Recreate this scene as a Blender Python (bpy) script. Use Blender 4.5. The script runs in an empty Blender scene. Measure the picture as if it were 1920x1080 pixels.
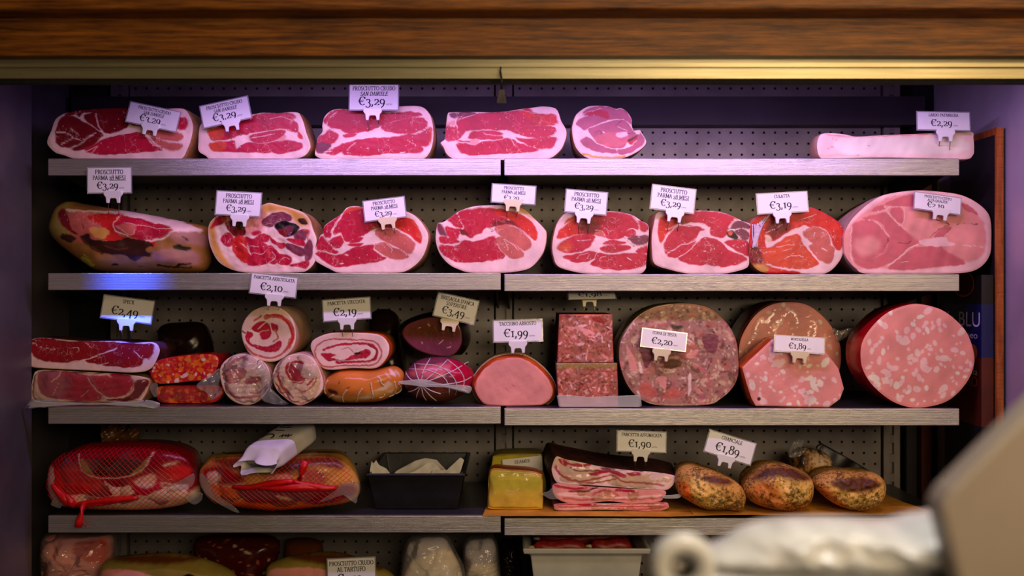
import bpy, math, random
import numpy as np

# ------------------------------------------------------------------ camera, world, lights
SC = bpy.context.scene
COL = SC.collection
CAMD, FPX, ZC = 2.2, 1881.0, 1.35          # camera distance to shelf fronts (m), focal length (px at 1920), eye height
def lin(c):
    c = np.asarray(c, float) / 255.0
    return np.where(c <= .04045, c / 12.92, ((c + .055) / 1.055) ** 2.4)
def L4(c): return tuple(float(v) for v in lin(c)) + (1.0,)

cd = bpy.data.cameras.new('camera'); cam = bpy.data.objects.new('camera', cd); COL.objects.link(cam)
cam.location = (0, -CAMD, ZC); cam.rotation_euler = (math.pi / 2, 0, 0)
cd.sensor_width = 36; cd.lens = 36 * FPX / 1920; cd.clip_start = .02
cd.dof.use_dof = True; cd.dof.focus_distance = CAMD + .03; cd.dof.aperture_fstop = 2.1
SC.camera = cam

w = bpy.data.worlds.new('world'); SC.world = w; w.use_nodes = True
w.node_tree.nodes['Background'].inputs[0].default_value = (1.0, .72, .45, 1)
w.node_tree.nodes['Background'].inputs[1].default_value = .03

def area(name, loc, target, sx, sy, power, col, spread=180):
    l = bpy.data.lights.new(name, 'AREA'); l.shape = 'RECTANGLE'; l.size = sx; l.size_y = sy
    l.energy = power; l.color = col; l.spread = math.radians(spread)
    o = bpy.data.objects.new(name, l); COL.objects.link(o); o.location = loc
    from mathutils import Vector
    d = Vector(target) - Vector(loc)
    o.rotation_euler = d.to_track_quat('-Z', 'Y').to_euler()
    return o
area('purple_tube_light', (.10, -.30, ZC + .44), (.10, .15, ZC - .10), 1.56, .035, 7.0, (.66, .40, 1.0))
area('shop_ceiling_light', (1.5, -2.8, ZC + 1.15), (.35, 0, ZC - .2), 1.6, 1.0, 18, (1.0, .66, .30))
area('front_fill_light', (.85, -3.0, ZC + .38), (.30, .2, ZC - .15), 1.4, .5, 6.4, (1.0, .76, .48), 85)  # warm fill added so light reaches the back wall between the shelves
area('counter_fill_light', (.6, -1.3, ZC + 1.3), (.5, -1.1, ZC - .3), .5, .3, 5, (1.0, .90, .78), 70)  # lamp added to brighten only the foreground counter
area('blue_accent_light', (-.84, -.30, ZC + .41), (-.84, 0, ZC + .015), .12, .03, .30, (.04, .10, 1.0), 13)  # narrow blue beam added to give the second shelf's strip its blue gleam

SC.view_settings.view_transform = 'Standard'; SC.view_settings.look = 'None'
SC.view_settings.exposure = 0.0; SC.view_settings.gamma = 1.0; SC.view_settings.use_curve_mapping = False

# ------------------------------------------------------------------ helpers
def W(px, py, Y):
    k = (Y + CAMD) / FPX
    return ((px - 960) * k, Y, ZC + (540 - py) * k)
def ZF(py): return ZC + (540 - py) * CAMD / FPX          # height of a shelf-front pixel row
SHL = [ZF(v) for v in (297, 512, 763, 967, 1175)]
SHR = [ZF(v) for v in (297, 514, 766, 972, 1175)]
def shelf_z(row, x): return (SHL if x < -.02 else SHR)[row - 1]

def tagp(o, label=None, cat=None, group=None, kind=None):
    if label: o['label'] = label
    if cat: o['category'] = cat
    if group: o['group'] = group
    if kind: o['kind'] = kind
    return o
def thing(name, label, cat, loc, group=None):
    o = bpy.data.objects.new(name, None); o.empty_display_size = .02; COL.objects.link(o); o.location = loc
    return tagp(o, label, cat, group)
def mk(name, verts, faces, mat, root=None, smooth=False, cols=None, org=None):
    v = np.asarray(verts, float)
    o0 = np.array(root.location if root is not None else (org if org is not None else (0, 0, 0)))
    if root is not None and root.parent is not None: o0 = o0 + np.array(root.parent.location)
    me = bpy.data.meshes.new(name)
    me.from_pydata((v - o0).tolist(), [], [tuple(int(i) for i in f) for f in faces]); me.update()
    if cols is not None:
        a = me.color_attributes.new('Col', 'FLOAT_COLOR', 'POINT'); a.data.foreach_set('color', np.asarray(cols, np.float32).ravel())
    if smooth: me.polygons.foreach_set('use_smooth', [True] * len(me.polygons))
    if mat is not None: me.materials.append(mat)
    o = bpy.data.objects.new(name, me); COL.objects.link(o)
    if root is not None: o.parent = root
    elif org is not None: o.location = org
    return o
def box(x0, x1, y0, y1, z0, z1):
    v = [(x0,y0,z0),(x1,y0,z0),(x1,y1,z0),(x0,y1,z0),(x0,y0,z1),(x1,y0,z1),(x1,y1,z1),(x0,y1,z1)]
    return v, [(3,2,1,0),(4,5,6,7),(0,1,5,4),(1,2,6,5),(2,3,7,6),(3,0,4,7)]
def join(*parts):
    V, Fs = [], []
    for v, f in parts:
        n = len(V); V += [tuple(p) for p in v]; Fs += [tuple(i + n for i in q) for q in f]
    return V, Fs
def bevel(o, wd=.002, seg=2):
    m = o.modifiers.new('bevel', 'BEVEL'); m.width = wd; m.segments = seg; m.limit_method = 'ANGLE'; return o
def tube(pts, r, sides=5, closed=False):
    P = np.asarray(pts, float); n = len(P); V, Fs = [], []
    rr = r if hasattr(r, '__len__') else [r] * n
    for i in range(n):
        t = P[min(i + 1, n - 1)] - P[max(i - 1, 0)]; t = t / (np.linalg.norm(t) + 1e-9)
        u = np.cross(t, (0, 0, 1.0)) if abs(t[2]) < .9 else np.cross(t, (1.0, 0, 0)); u /= np.linalg.norm(u); w2 = np.cross(t, u)
        for k in range(sides):
            a = 2 * math.pi * k / sides; V.append(tuple(P[i] + rr[i] * (math.cos(a) * u + math.sin(a) * w2)))
    for i in range(n - 1):
        for k in range(sides):
            a, b = i * sides + k, i * sides + (k + 1) % sides
            Fs.append((a, b, b + sides, a + sides))
    Fs.append(tuple(range(sides))[::-1]); Fs.append(tuple((n - 1) * sides + k for k in range(sides)))
    return V, Fs
def parse(s): return np.array([[float(q) for q in t.split(',')] for t in s.split()])
def crop(x0, y0, s): return lambda a: np.asarray(a) * s + np.array([x0, y0])
def resample(P, n, smooth=True, closed=True):
    P = np.asarray(P, float)
    if smooth:
        m = len(P); out = []
        rng = range(m) if closed else range(m - 1)
        for i in rng:
            if closed: a, b, c, d = P[i - 1], P[i], P[(i + 1) % m], P[(i + 2) % m]
            else: a, b, c, d = P[max(i - 1, 0)], P[i], P[i + 1], P[min(i + 2, m - 1)]
            for t in np.linspace(0, 1, 9)[:-1]:
                out.append(.5 * ((2 * b) + (c - a) * t + (2 * a - 5 * b + 4 * c - d) * t * t + (3 * b - a - 3 * c + d) * t ** 3))
        if not closed: out.append(P[-1])
        P = np.array(out)
    Q = np.vstack([P, P[:1]]) if closed else P
    L = np.concatenate([[0], np.cumsum(np.linalg.norm(np.diff(Q, axis=0), axis=1))])
    t = np.linspace(0, L[-1], n, endpoint=not closed)
    return np.stack([np.interp(t, L, Q[:, 0]), np.interp(t, L, Q[:, 1])], 1)
def noise(P, seed, freq, oct=3):
    rs = np.random.RandomState(seed); v = np.zeros(len(P)); a = 1.0
    for o in range(oct):
        for k in range(4):
            d = rs.normal(size=2); d /= np.linalg.norm(d)
            v += a * np.sin(P @ d * freq * (1.9 ** o) * rs.uniform(.7, 1.3) + rs.uniform(0, 6.28)) / 4
        a *= .55
    return v
def sd_poly(P, V):
    d = np.full(len(P), 1e9); ins = np.zeros(len(P), bool); n = len(V)
    for i in range(n):
        a, b = V[i], V[(i + 1) % n]; e = b - a; wv = P - a
        t = np.clip((wv @ e) / (e @ e + 1e-9), 0, 1); q = wv - t[:, None] * e
        d = np.minimum(d, (q * q).sum(1))
        c = ((a[1] > P[:, 1]) != (b[1] > P[:, 1]))
        with np.errstate(divide='ignore', invalid='ignore'):
            xx = (b[0] - a[0]) * (P[:, 1] - a[1]) / (b[1] - a[1] + 1e-12) + a[0]
        ins ^= c & (P[:, 0] < xx)
    d = np.sqrt(d); return np.where(ins, d, -d)
def sd_line(P, V):
    d = np.full(len(P), 1e9)
    for i in range(len(V) - 1):
        a, b = V[i], V[i + 1]; e = b - a; wv = P - a
        t = np.clip((wv @ e) / (e @ e + 1e-9), 0, 1); q = wv - t[:, None] * e
        d = np.minimum(d, (q * q).sum(1))
    return np.sqrt(d)
PAL = {'w': (242,205,192), 'e': (225,190,150), 'y': (212,154,72), 'm': (186,20,54), 'd': (122,12,26), 'r': (205,34,34),
       'o': (208,70,44), 'p': (196,96,84), 'c': (234,150,142), 'q': (204,98,106), 'n': (96,48,22), 'k': (22,10,10),
       'u': (120,50,66), 'g': (150,130,60), 'h': (240,225,205), 'x': (240,112,30), 'a': (216,126,52), 'b': (60,28,16),
       'l': (244,196,192), 's': (150,20,30), 'f': (232,150,140), 'z': (215,200,60), 'v': (176,82,104), 'j': (172,118,104), 't': (172,92,72), 'i': (236,186,96)}
MUS = set('mdropus')
def smooth01(x): x = np.clip(x, 0, 1); return x * x * (3 - 2 * x)
def paint(P, base, ops, cv, sc, seed=1, warp=1.2):
    """colour (linear) + muscle mask for points P given in photo pixels"""
    n = len(P); c = np.tile(np.append(lin(PAL[base] if isinstance(base, str) else base), 1.0 if base in MUS else 0.0), (n, 1))
    Q = P + warp * np.stack([noise(P, seed, .35), noise(P, seed + 7, .35)], 1)
    for op in ops:
        if callable(op): c = op(P, c); continue
        for ln in op.strip().splitlines():
            ln = ln.strip()
            if not ln: continue
            k, pts = ln.split(':'); V = cv(parse(pts)); wd = None; soft = 1.0
            if '~' in k: k, sf = k.split('~'); soft = float(sf)
            if '/' in k: k, wd = k.split('/'); wd = float(wd) * sc * (.72 if k in 'weh' else .9)
            rgb = lin(PAL[k])
            if wd is None:
                if len(V) >= 4: V = resample(V, max(40, len(V) * 6))
                t = smooth01((sd_poly(Q, V) + (.8 if k in MUS and soft < 1.5 else 0)) / (2 * soft) + .5)
            else:
                if len(V) >= 3: V = resample(V, len(V) * 5, closed=False)
                t = smooth01((wd / 2 - sd_line(Q, V)) / (2 * min(soft, max(.5, wd / 2))) + .5)
            m = 1.0 if k in MUS else 0.0
            c = c * (1 - t[:, None]) + np.append(rgb, m) * t[:, None]
    sh = 1 + .15 * noise(P, seed + 3, .09)
    c[:, :3] *= sh[:, None]
    return c
def spots(n, rmin, rmax, cols, seed, region, el=1.6, soft=.8, alpha=1.0):
    """random flecks of fat / meat inside the px polygon region"""
    rs = np.random.RandomState(seed); lo, hi = region.min(0), region.max(0)
    S = []
    while len(S) < n:
        p = lo + rs.rand(2) * (hi - lo)
        if sd_poly(p[None], region)[0] < rmin * .6: continue
        S.append((p, rs.uniform(rmin, rmax) if rs.rand() < .35 else rs.uniform(rmin, (rmin + rmax) / 2), rs.uniform(0, 3.14), rs.uniform(1, el), cols[rs.randint(len(cols))]))
    def f(P, c):
        Q = P + .8 * np.stack([noise(P, seed, .5), noise(P, seed + 5, .5)], 1)
        for p, r, a, e, k in S:
            m = np.abs(P - p).max(1) < r * e * 1.6 + 2
            if not m.any(): continue
            d = Q[m] - p; u = d[:, 0] * math.cos(a) + d[:, 1] * math.sin(a); v = -d[:, 0] * math.sin(a) + d[:, 1] * math.cos(a)
            q = np.sqrt((u / e) ** 2 + (v * 1.1) ** 2)
            t = smooth01((r - q) / (2 * soft) + .5) * alpha
            c[m] = c[m] * (1 - t[:, None]) + np.append(lin(PAL[k]), 0.0) * t[:, None]
        return c
    return f

# ------------------------------------------------------------------ materials
class NT:
    def __init__(s, name):
        s.m = bpy.data.materials.new(name); s.m.use_nodes = True; s.t = s.m.node_tree; s.t.nodes.clear()
        s.out = s.n('ShaderNodeOutputMaterial')
    def n(s, ty, **kw):
        q = s.t.nodes.new(ty)
        for k, v in kw.items(): setattr(q, k, v)
        return q
    def l(s, a, b): s.t.links.new(a, b)
    def math(s, op, a, b=None, clamp=False):
        q = s.n('ShaderNodeMath', operation=op, use_clamp=clamp)
        for i, v in enumerate((a, b)):
            if v is None: continue
            if isinstance(v, (int, float)): q.inputs[i].default_value = v
            else: s.l(v, q.inputs[i])
        return q.outputs[0]
    def mix(s, f, a, b, bt='MIX'):
        q = s.n('ShaderNodeMix', data_type='RGBA', blend_type=bt)
        for i, v in ((0, f), (6, a), (7, b)):
            if isinstance(v, (int, float)): q.inputs[i].default_value = v
            elif isinstance(v, tuple): q.inputs[i].default_value = v
            else: s.l(v, q.inputs[i])
        return q.outputs[2]
    def noise(s, vec, scale, detail=3, rough=.55):
        q = s.n('ShaderNodeTexNoise'); q.inputs['Scale'].default_value = scale; q.inputs['Detail'].default_value = detail; q.inputs['Roughness'].default_value = rough
        s.l(vec, q.inputs['Vector']); return q.outputs['Fac']
    def ramp(s, f, a, b):
        q = s.n('ShaderNodeMapRange'); q.clamp = True; q.inputs[1].default_value = a; q.inputs[2].default_value = b; s.l(f, q.inputs[0]); return q.outputs[0]
    def bump(s, h, st, dist=.002):
        q = s.n('ShaderNodeBump'); q.inputs['Strength'].default_value = st; q.inputs['Distance'].default_value = dist; s.l(h, q.inputs['Height']); return q.outputs[0]
    def bsdf(s, color, rough=.5, metal=0, normal=None, spec=.5, **kw):
        q = s.n('ShaderNodeBsdfPrincipled')
        for k, v in (('Base Color', color), ('Roughness', rough), ('Metallic', metal), ('Specular IOR Level', spec)) + tuple(kw.items()):
            if isinstance(v, (int, float, tuple)): q.inputs[k].default_value = v
            else: s.l(v, q.inputs[k])
        if normal is not None: s.l(normal, q.inputs['Normal'])
        s.l(q.outputs[0], s.out.inputs[0]); return q
    def obj(s, scale=(1, 1, 1)):
        t = s.n('ShaderNodeTexCoord'); mp = s.n('ShaderNodeMapping'); mp.inputs['Scale'].default_value = scale; s.l(t.outputs['Object'], mp.inputs[0]); return mp.outputs[0]

def mat_meat(name, vein=.5, grain=.18, rough=.42, pepper=0.0, bump=.25, spec=.3):
    t = NT(name); at = t.n('ShaderNodeAttribute', attribute_name='Col'); v = t.obj()
    c = at.outputs['Color']
    n1 = t.noise(v, 55, 5, .65)
    c = t.mix(1.0, c, t.mix(n1, (1 - grain, 1 - grain, 1 - grain, 1), (1 + grain, 1 + grain, 1 + grain, 1)), 'MULTIPLY')
    if vein > 0:
        dn = t.n('ShaderNodeTexNoise'); dn.inputs['Scale'].default_value = 45; t.l(v, dn.inputs['Vector'])
        vv = t.n('ShaderNodeVectorMath', operation='MULTIPLY_ADD'); t.l(dn.outputs['Color'], vv.inputs[0]); vv.inputs[1].default_value = (.028, .028, .028); t.l(v, vv.inputs[2])
        vo = t.n('ShaderNodeTexVoronoi', feature='DISTANCE_TO_EDGE'); vo.inputs['Scale'].default_value = 62; t.l(vv.outputs[0], vo.inputs['Vector'])
        line = t.math('SUBTRACT', 1.0, t.ramp(vo.outputs['Distance'], .0, .04))
        sel = t.ramp(t.noise(v, 28, 2), .48, .68)
        f = t.math('MULTIPLY', t.math('MULTIPLY', line, sel), t.math('MULTIPLY', at.outputs['Alpha'], vein), True)
        c = t.mix(f, c, L4((236, 190, 175)))
        sp = t.n('ShaderNodeTexVoronoi', feature='F1'); sp.inputs['Scale'].default_value = 130; t.l(v, sp.inputs['Vector'])
        s1 = t.math('LESS_THAN', sp.outputs['Distance'], .16); sc2 = t.n('ShaderNodeSeparateColor'); t.l(sp.outputs['Color'], sc2.inputs[0])
        f2 = t.math('MULTIPLY', t.math('MULTIPLY', s1, t.math('GREATER_THAN', sc2.outputs[0], .72)), t.math('MULTIPLY', at.outputs['Alpha'], .6))
        c = t.mix(f2, c, L4((240, 200, 185)))
    if pepper > 0:
        pn = t.noise(v, 150, 4, .7); big = t.noise(v, 22, 3)
        f = t.math('MULTIPLY', t.ramp(t.math('ADD', pn, t.math('MULTIPLY', big, .5)), .72, .86), pepper)
        c = t.mix(f, c, L4((48, 26, 12)))
    nb = t.noise(v, 120, 4)
    t.bsdf(c, rough, 0, t.bump(nb, bump, .0015), spec)
    return t.m
def mat_noise(name, c1, c2, scale=20, rough=.5, metal=0, bump=.2, stretch=(1, 1, 1), detail=4, spec=.5, lo=.35, hi=.65):
    t = NT(name); v = t.obj(stretch); n = t.noise(v, scale, detail, .6)
    t.bsdf(t.mix(t.ramp(n, lo, hi), L4(c1), L4(c2)), rough, metal, t.bump(t.noise(v, scale * 3, 4), bump, .0015), spec); return t.m
def mat_film(name, tint=(255, 255, 255), haze=.025, gl=.02, rough=.10, bump=.3, scale=40):
    t = NT(name); v = t.obj(); nb = t.bump(t.noise(v, scale, 3, .6), bump, .006)
    tr = t.n('ShaderNodeBsdfTransparent'); tr.inputs[0].default_value = L4(tint)
    g = t.n('ShaderNodeBsdfGlossy'); g.inputs['Roughness'].default_value = rough; t.l(nb, g.inputs['Normal'])
    df = t.n('ShaderNodeBsdfDiffuse'); df.inputs[0].default_value = (.8, .8, .8, 1)
    fr = t.n('ShaderNodeFresnel'); fr.inputs['IOR'].default_value = 1.33; t.l(nb, fr.inputs['Normal'])
    a = t.n('ShaderNodeMixShader'); a.inputs[0].default_value = haze; t.l(tr.outputs[0], a.inputs[1]); t.l(df.outputs[0], a.inputs[2])
    b = t.n('ShaderNodeMixShader'); t.l(t.math('ADD', t.math('MULTIPLY', fr.outputs[0], .9), gl, True), b.inputs[0]); t.l(a.outputs[0], b.inputs[1]); t.l(g.outputs[0], b.inputs[2])
    t.l(b.outputs[0], t.out.inputs[0]); return t.m
def mat_steel(name, c=(196, 192, 190), rough=.30, line=260):
    t = NT(name); v = t.obj((1.5, 1, line)); n = t.noise(v, 3, 4, .7); big = t.noise(t.obj((3, 3, 8)), 2.2, 3)
    cc = t.mix(t.ramp(n, .3, .7), L4([q * .84 for q in c]), L4(c)); cc = t.mix(t.math('MULTIPLY', t.ramp(big, .62, .75), .35), cc, L4([q * .6 for q in c]))
    t.bsdf(cc, t.math('ADD', t.math('MULTIPLY', n, .12), rough), .8, t.bump(n, .35, .002)); return t.m
def mat_wood(name, dark, light, rough=.45, stretch=(2.2, 16, 40)):
    t = NT(name); v = t.obj(stretch); n = t.noise(v, 3.2, 8, .68); fine = t.noise(t.obj((4, 60, 120)), 3, 5, .7)
    c = t.mix(t.ramp(n, .36, .66), L4(dark), L4(light)); c = t.mix(t.math('MULTIPLY', t.ramp(fine, .5, .72), .6), c, L4([q * .35 for q in dark]))
    t.bsdf(c, rough, 0, t.bump(fine, .4, .002)); return t.m

MEAT = mat_meat('cured_meat'); MEATP = mat_meat('cooked_meat', 0, .06, .4, bump=.1); MEATW = mat_meat('marbled_meat', .25, .12)
ROUGHM = mat_meat('coarse_meat', 0, .38, .35, bump=.4); PEPPER = mat_meat('peppered_rind', 0, .25, .55, .8, .9, .3)
GLOSS = mat_meat('glossy_casing', 0, .14, .2, bump=.15)
RIND = mat_noise('pork_rind', (214, 170, 130), (176, 110, 58), 18, .5); RINDP = mat_noise('pale_rind', (236, 200, 180), (214, 160, 120), 14, .5)
RINDD = mat_noise('dark_crust', (96, 40, 36), (40, 18, 18), 45, .6, bump=.8); RINDO = mat_noise('orange_rind', (236, 104, 30), (186, 70, 20), 20, .35)
RINDR = mat_noise('red_casing', (190, 16, 22), (140, 8, 16), 10, .25); BEIGE = mat_noise('gelatine_side', (150, 130, 80), (96, 78, 40), 25, .25)
DARKP = mat_noise('dark_pack', (40, 22, 18), (16, 9, 8), 20, .25)
FILM = mat_film('clear_film'); FILMH = mat_film('hazy_film', haze=.12, gl=.04); FILMW = mat_film('milky_film', haze=.36, gl=.04, rough=.2)
STEEL = mat_steel('brushed_steel'); STEELD = mat_noise('shelf_top_sheet', (58, 55, 56), (42, 40, 42), 8, .4, .3, .05)
PANEL = mat_noise('perforated_sheet', (150, 142, 138), (122, 114, 110), 8, .42, .25, .05)
BLACKM = mat_noise('black_void', (10, 8, 8), (4, 4, 4), 10, .8); DARKW = mat_noise('dark_wall', (34, 27, 30), (22, 17, 20), 6, .5)
PURPW = mat_noise('steel_side_panel', (120, 112, 118), (98, 90, 98), 4, .42, .5, .03)
PURPW_LIT = mat_noise('steel_panel_lit', (196, 186, 196), (170, 160, 172), 3, .42, .2, .03)  # lighter copy of the side steel, the tube's light put into its colour
WOOD = mat_wood('beam_wood', (72, 34, 8), (178, 106, 24)); WOODE = mat_wood('orange_wood', (150, 70, 18), (206, 112, 34), .5, (20, 20, 3))
RAIL = mat_noise('aluminium_rail', (190, 182, 150), (168, 160, 128), 6, .32, .7, .03, (1, 4, 30))
BRUSH = mat_noise('black_gasket', (20, 18, 14), (6, 6, 6), 90, .9, bump=1)
CARD = mat_noise('white_card', (240, 238, 236), (228, 226, 224), 12, .35, bump=.02); SLEEVE = mat_film('sleeve_plastic', (225, 222, 225), .30, .08, .15, .1)
INK = mat_noise('navy_ink', (20, 20, 44), (14, 14, 34), 10, .6, bump=0); PLAST = mat_noise('white_plastic', (240, 238, 236), (230, 228, 226), 8, .3, bump=.02)
IVORY = mat_noise('ivory_plastic', (236, 224, 180), (226, 212, 166), 8, .3, bump=.02)
WIRE = mat_noise('pin_steel', (190, 186, 180), (150, 146, 140), 30, .3, 1.0, .02)
STRING = mat_noise('butcher_twine', (236, 214, 178), (205, 176, 130), 200, .7, bump=.6); STRW = mat_noise('white_net', (226, 205, 215), (196, 176, 180), 200, .7)
REDNET = mat_noise('red_net', (226, 16, 14), (190, 8, 8), 60, .4); PAPERW = mat_noise('white_paper', (236, 232, 230), (214, 210, 206), 10, .6, bump=.3)
KRAFT = mat_noise('yellow_butcher_paper', (214, 150, 36), (180, 116, 22), 16, .6, bump=.4); BLKP = mat_noise('black_plastic', (24, 23, 25), (16, 15, 17), 40, .38, bump=.15)
FOIL = mat_noise('brown_wrap', (110, 66, 26), (50, 26, 12), 24, .3, bump=.6)
# ------------------------------------------------------------------ structure
def st(name, vf, mat, **kw):
    o = mk(name, vf[0], vf[1], mat, **kw); o['kind'] = 'structure'; return o
YB = .40
st('floor', box(-1.6, 1.6, -3.2, .7, -.02, 0), DARKW)
st('wall_back', box(-1.3, 1.3, YB + .03, YB + .05, 0, ZC + .9), BLACKM)
st('ceiling', box(-1.3, 1.3, -.30, YB + .05, ZC + .62, ZC + .66), DARKW)
st('wall_left', join(box(-1.14, -1.075, -.42, .045, .2, ZC + .62), box(-1.22, -1.14, .045, YB + .03, .2, ZC + .62)), PURPW)
st('wall_right', join(box(1.085, 1.16, -.42, YB + .03, .2, ZC + .62)), PURPW_LIT)
# wooden edged side board on the right
wr = thing('side_board', 'upright side board with orange wooden edge at right end of the shelves', 'board', (1.062, .06, .6))
mk('board_panel', *box(1.0655, 1.075, .008, .24, .6, ZC + .338), DARKW, wr); mk('wood_edge', *box(1.0625, 1.078, 0, .008, .6, ZC + .353), WOODE, wr)
mk('wood_cap', *box(1.0655, 1.078, .008, .13, ZC + .338, ZC + .353), WOODE, wr)
mk('foot', *box(1.0645, 1.08, .0, .24, 0, .6), DARKW, wr)

# perforated sheets with real holes
def perforated(name, x0, x1, z0, z1, y, pitch, r):
    nx = int((x1 - x0) / pitch); nz = int((z1 - z0) / pitch); px = (x1 - x0) / nx; pz = (z1 - z0) / nz
    V, Fs, K = [], [], 8
    ang = [math.pi / 8 + k * math.pi / 4 for k in range(8)]
    corner = {(i, j): None for i in range(nx + 1) for j in range(nz + 1)}
    for j in range(nz + 1):
        for i in range(nx + 1):
            corner[i, j] = len(V); V.append((x0 + i * px, y, z0 + j * pz))
    for j in range(nz):
        for i in range(nx):
            cx, cz = x0 + (i + .5) * px, z0 + (j + .5) * pz; b = len(V)
            for a in ang: V.append((cx + r * math.cos(a), y, cz + r * math.sin(a)))
            TR, TL, BL, BR = corner[i + 1, j + 1], corner[i, j + 1], corner[i, j], corner[i + 1, j]
            # octagon verts: 0,1 right-top; 2,3 top-left ...
            Fs += [(BR, TR, b + 0, b + 7), (TR, b + 1, b + 0), (TR, TL, b + 2, b + 1), (TL, b + 3, b + 2), (TL, BL, b + 4, b + 3), (BL, b + 5, b + 4), (BL, BR, b + 6, b + 5), (BR, b + 7, b + 6)]
    o = mk(name, V, Fs, PANEL); o['kind'] = 'structure'; return o
PX = 2.6 / FPX   # metres per photo pixel on the back plane
XL, XC, XR = (225 - 960) * PX, (945 - 960) * PX, (1670 - 960) * PX
perforated('wall_panel_left', XL + .026, XC - .026, .25, ZC + .56, YB, .0282, .0034)
perforated('wall_panel_right', XC + .026, XR - .026, .25, ZC + .56, YB, .0282, .0034)
def upright(x, label):
    r = thing('slotted_upright', label, 'upright', (x, YB, .0), 'slotted shelf uprights')
    mk('channel', *join(box(x - .021, x - .006, YB - .008, YB + .01, 0, ZC + .6), box(x + .006, x + .021, YB - .008, YB + .01, 0, ZC + .6), box(x - .006, x + .006, YB + .006, YB + .01, 0, ZC + .6)), PANEL, r)
    z = .60; first = None
    while z < ZC + .58:
        if first is None: first = mk('slot_web', *box(x - .006, x + .006, YB - .0075, YB + .006, .6, .620), PANEL, r)
        else: c = first.copy(); COL.objects.link(c); c.parent = r; c.location.z += z - .6
        z += .05
upright(XL, 'dark steel slotted upright at the left back corner'); upright(XC, 'steel slotted upright in the middle of the back wall'); upright(XR, 'steel slotted upright at the right back corner')
st('trim_1', join(box(-1.14, XL - .03, YB - .02, YB + .0, .2, ZC + .6)), BLACKM)
st('trim_2', join(box(XR + .03, XR + .055, YB - .03, YB, .2, ZC + .3)), DARKW)
st('trim_3', join(box(XR + .06, XR + .085, YB - .05, YB - .02, .2, ZC + .3)), mat_noise('red_brown_strip', (96, 40, 22), (70, 26, 14), 8, .5))
st('trim_4', join(box(XR + .10, XR + .112, YB - .05, YB - .02, .2, ZC + .3), box(XR + .185, XR + .195, YB - .05, YB - .02, .2, ZC + .3)), mat_noise('olive_strip', (92, 84, 40), (70, 62, 28), 8, .5))
st('trim_5', join(box(XR + .05, 1.085, YB - .02, YB + .01, .2, ZC + .6)), BLACKM)
# air duct bar at the top of the back wall
st('trim_6', join(box(-1.12, 1.05, YB - .05, YB - .003, ZC + .415, ZC + .487)), mat_noise('duct', (62, 54, 60), (50, 44, 50), 6, .5, .3))

def shelf(row, side, x0, x1, z, label):
    r = thing('steel_shelf', label, 'shelf', ((x0 + x1) / 2, .2, z - .039), 'steel shelves')
    bevel(mk('front_strip', *box(x0, x1, 0, .012, z - .0375, z), STEEL, r), .0015)
    mk('board', *box(x0 + .004, x1 - .004, .012, YB - .012, z - .020, z - .0005), STEELD, r)
    for xb in (x0 + .008, x1 - .012):
        v = [(xb, .05, z - .020), (xb, YB - .01, z - .020), (xb, YB - .01, z - .085), (xb, YB - .06, z - .075), (xb, .05, z - .032)]
        n = 5; v2 = v + [(x + .004, y, zz) for x, y, zz in v]
        mk('bracket', v2, [tuple(range(n))[::-1], tuple(range(n, 2 * n))] + [(i, (i + 1) % n, n + (i + 1) % n, n + i) for i in range(n)], DARKW, r)
xa, xm1, xm2, xb = (90 - 960) / 855, (939 - 960) / 855, (945.5 - 960) / 855, (1799 - 960) / 855
ORD = ['top', 'second', 'third', 'fourth', 'bottom']
for i in range(5):
    shelf(i + 1, 'l', xa, xm1, SHL[i], f'left steel shelf of the {ORD[i]} tier with brushed front edge')
    shelf(i + 1, 'r', xm2, xb, SHR[i], f'right steel shelf of the {ORD[i]} tier with brushed front edge')

# canopy: rail, gasket, wooden beams
def fr(py, Y): return W(0, py, Y)[2]
YR = -.36
st('trim_7', join(box(-1.3, 1.3, YR - .004, YR + .02, fr(148, YR), fr(128, YR)), box(-1.3, 1.3, YR - .012, YR + .02, fr(128, YR), fr(121, YR)), box(-1.3, 1.3, YR, YR + .02, fr(121, YR), fr(104, YR))), RAIL)
st('trim_8', join(box(-1.3, 1.3, YR + .002, YR + .016, fr(156, YR), fr(147, YR))), BRUSH)
st('trim_9', join(box(-1.3, 1.3, YR - .03, YR + .02, fr(104, YR - .03), fr(22, YR - .03))), WOOD)
b = st('trim_10', join(box(-1.4, 1.4, YR - .09, YR + .02, fr(17, YR - .09), fr(-80, YR - .09))), WOOD); bevel(b, .006, 3)
st('wall_canopy', join(box(-1.3, 1.3, YR + .02, YR + .03, fr(125, YR), ZC + .66)), DARKW)
st('light_blocking_lip', join(box(-.76, .88, -.262, -.258, ZC + .441, ZC + .62)), DARKW)  # unseen lip added to keep the tube's light off the upper back wall
# hanging cord with metal clip
hc = thing('hanging_clip', 'small metal clip hanging on a black cord under the rail', 'clip', W(940, 196, -.372))
mk('cord', *tube([W(939, 126, -.379), W(938, 135, -.384), W(941, 150, -.384), W(940, 168, -.382)], 0.0021), BLKP, hc, True)
Yc = -.382; k = (Yc + CAMD) / FPX
v = [W(a, b_, Yc + dy) for dy in (-.005, .005) for a, b_ in ((935, 167), (945, 167), (950, 194), (930, 194))]
bevel(mk('clip_body', v, [(0, 1, 2, 3), (7, 6, 5, 4), (0, 4, 5, 1), (1, 5, 6, 2), (2, 6, 7, 3), (3, 7, 4, 0)], mat_noise('dark_clip_metal', (92, 84, 92), (60, 54, 60), 20, .3, .8), hc), .001)

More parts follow.
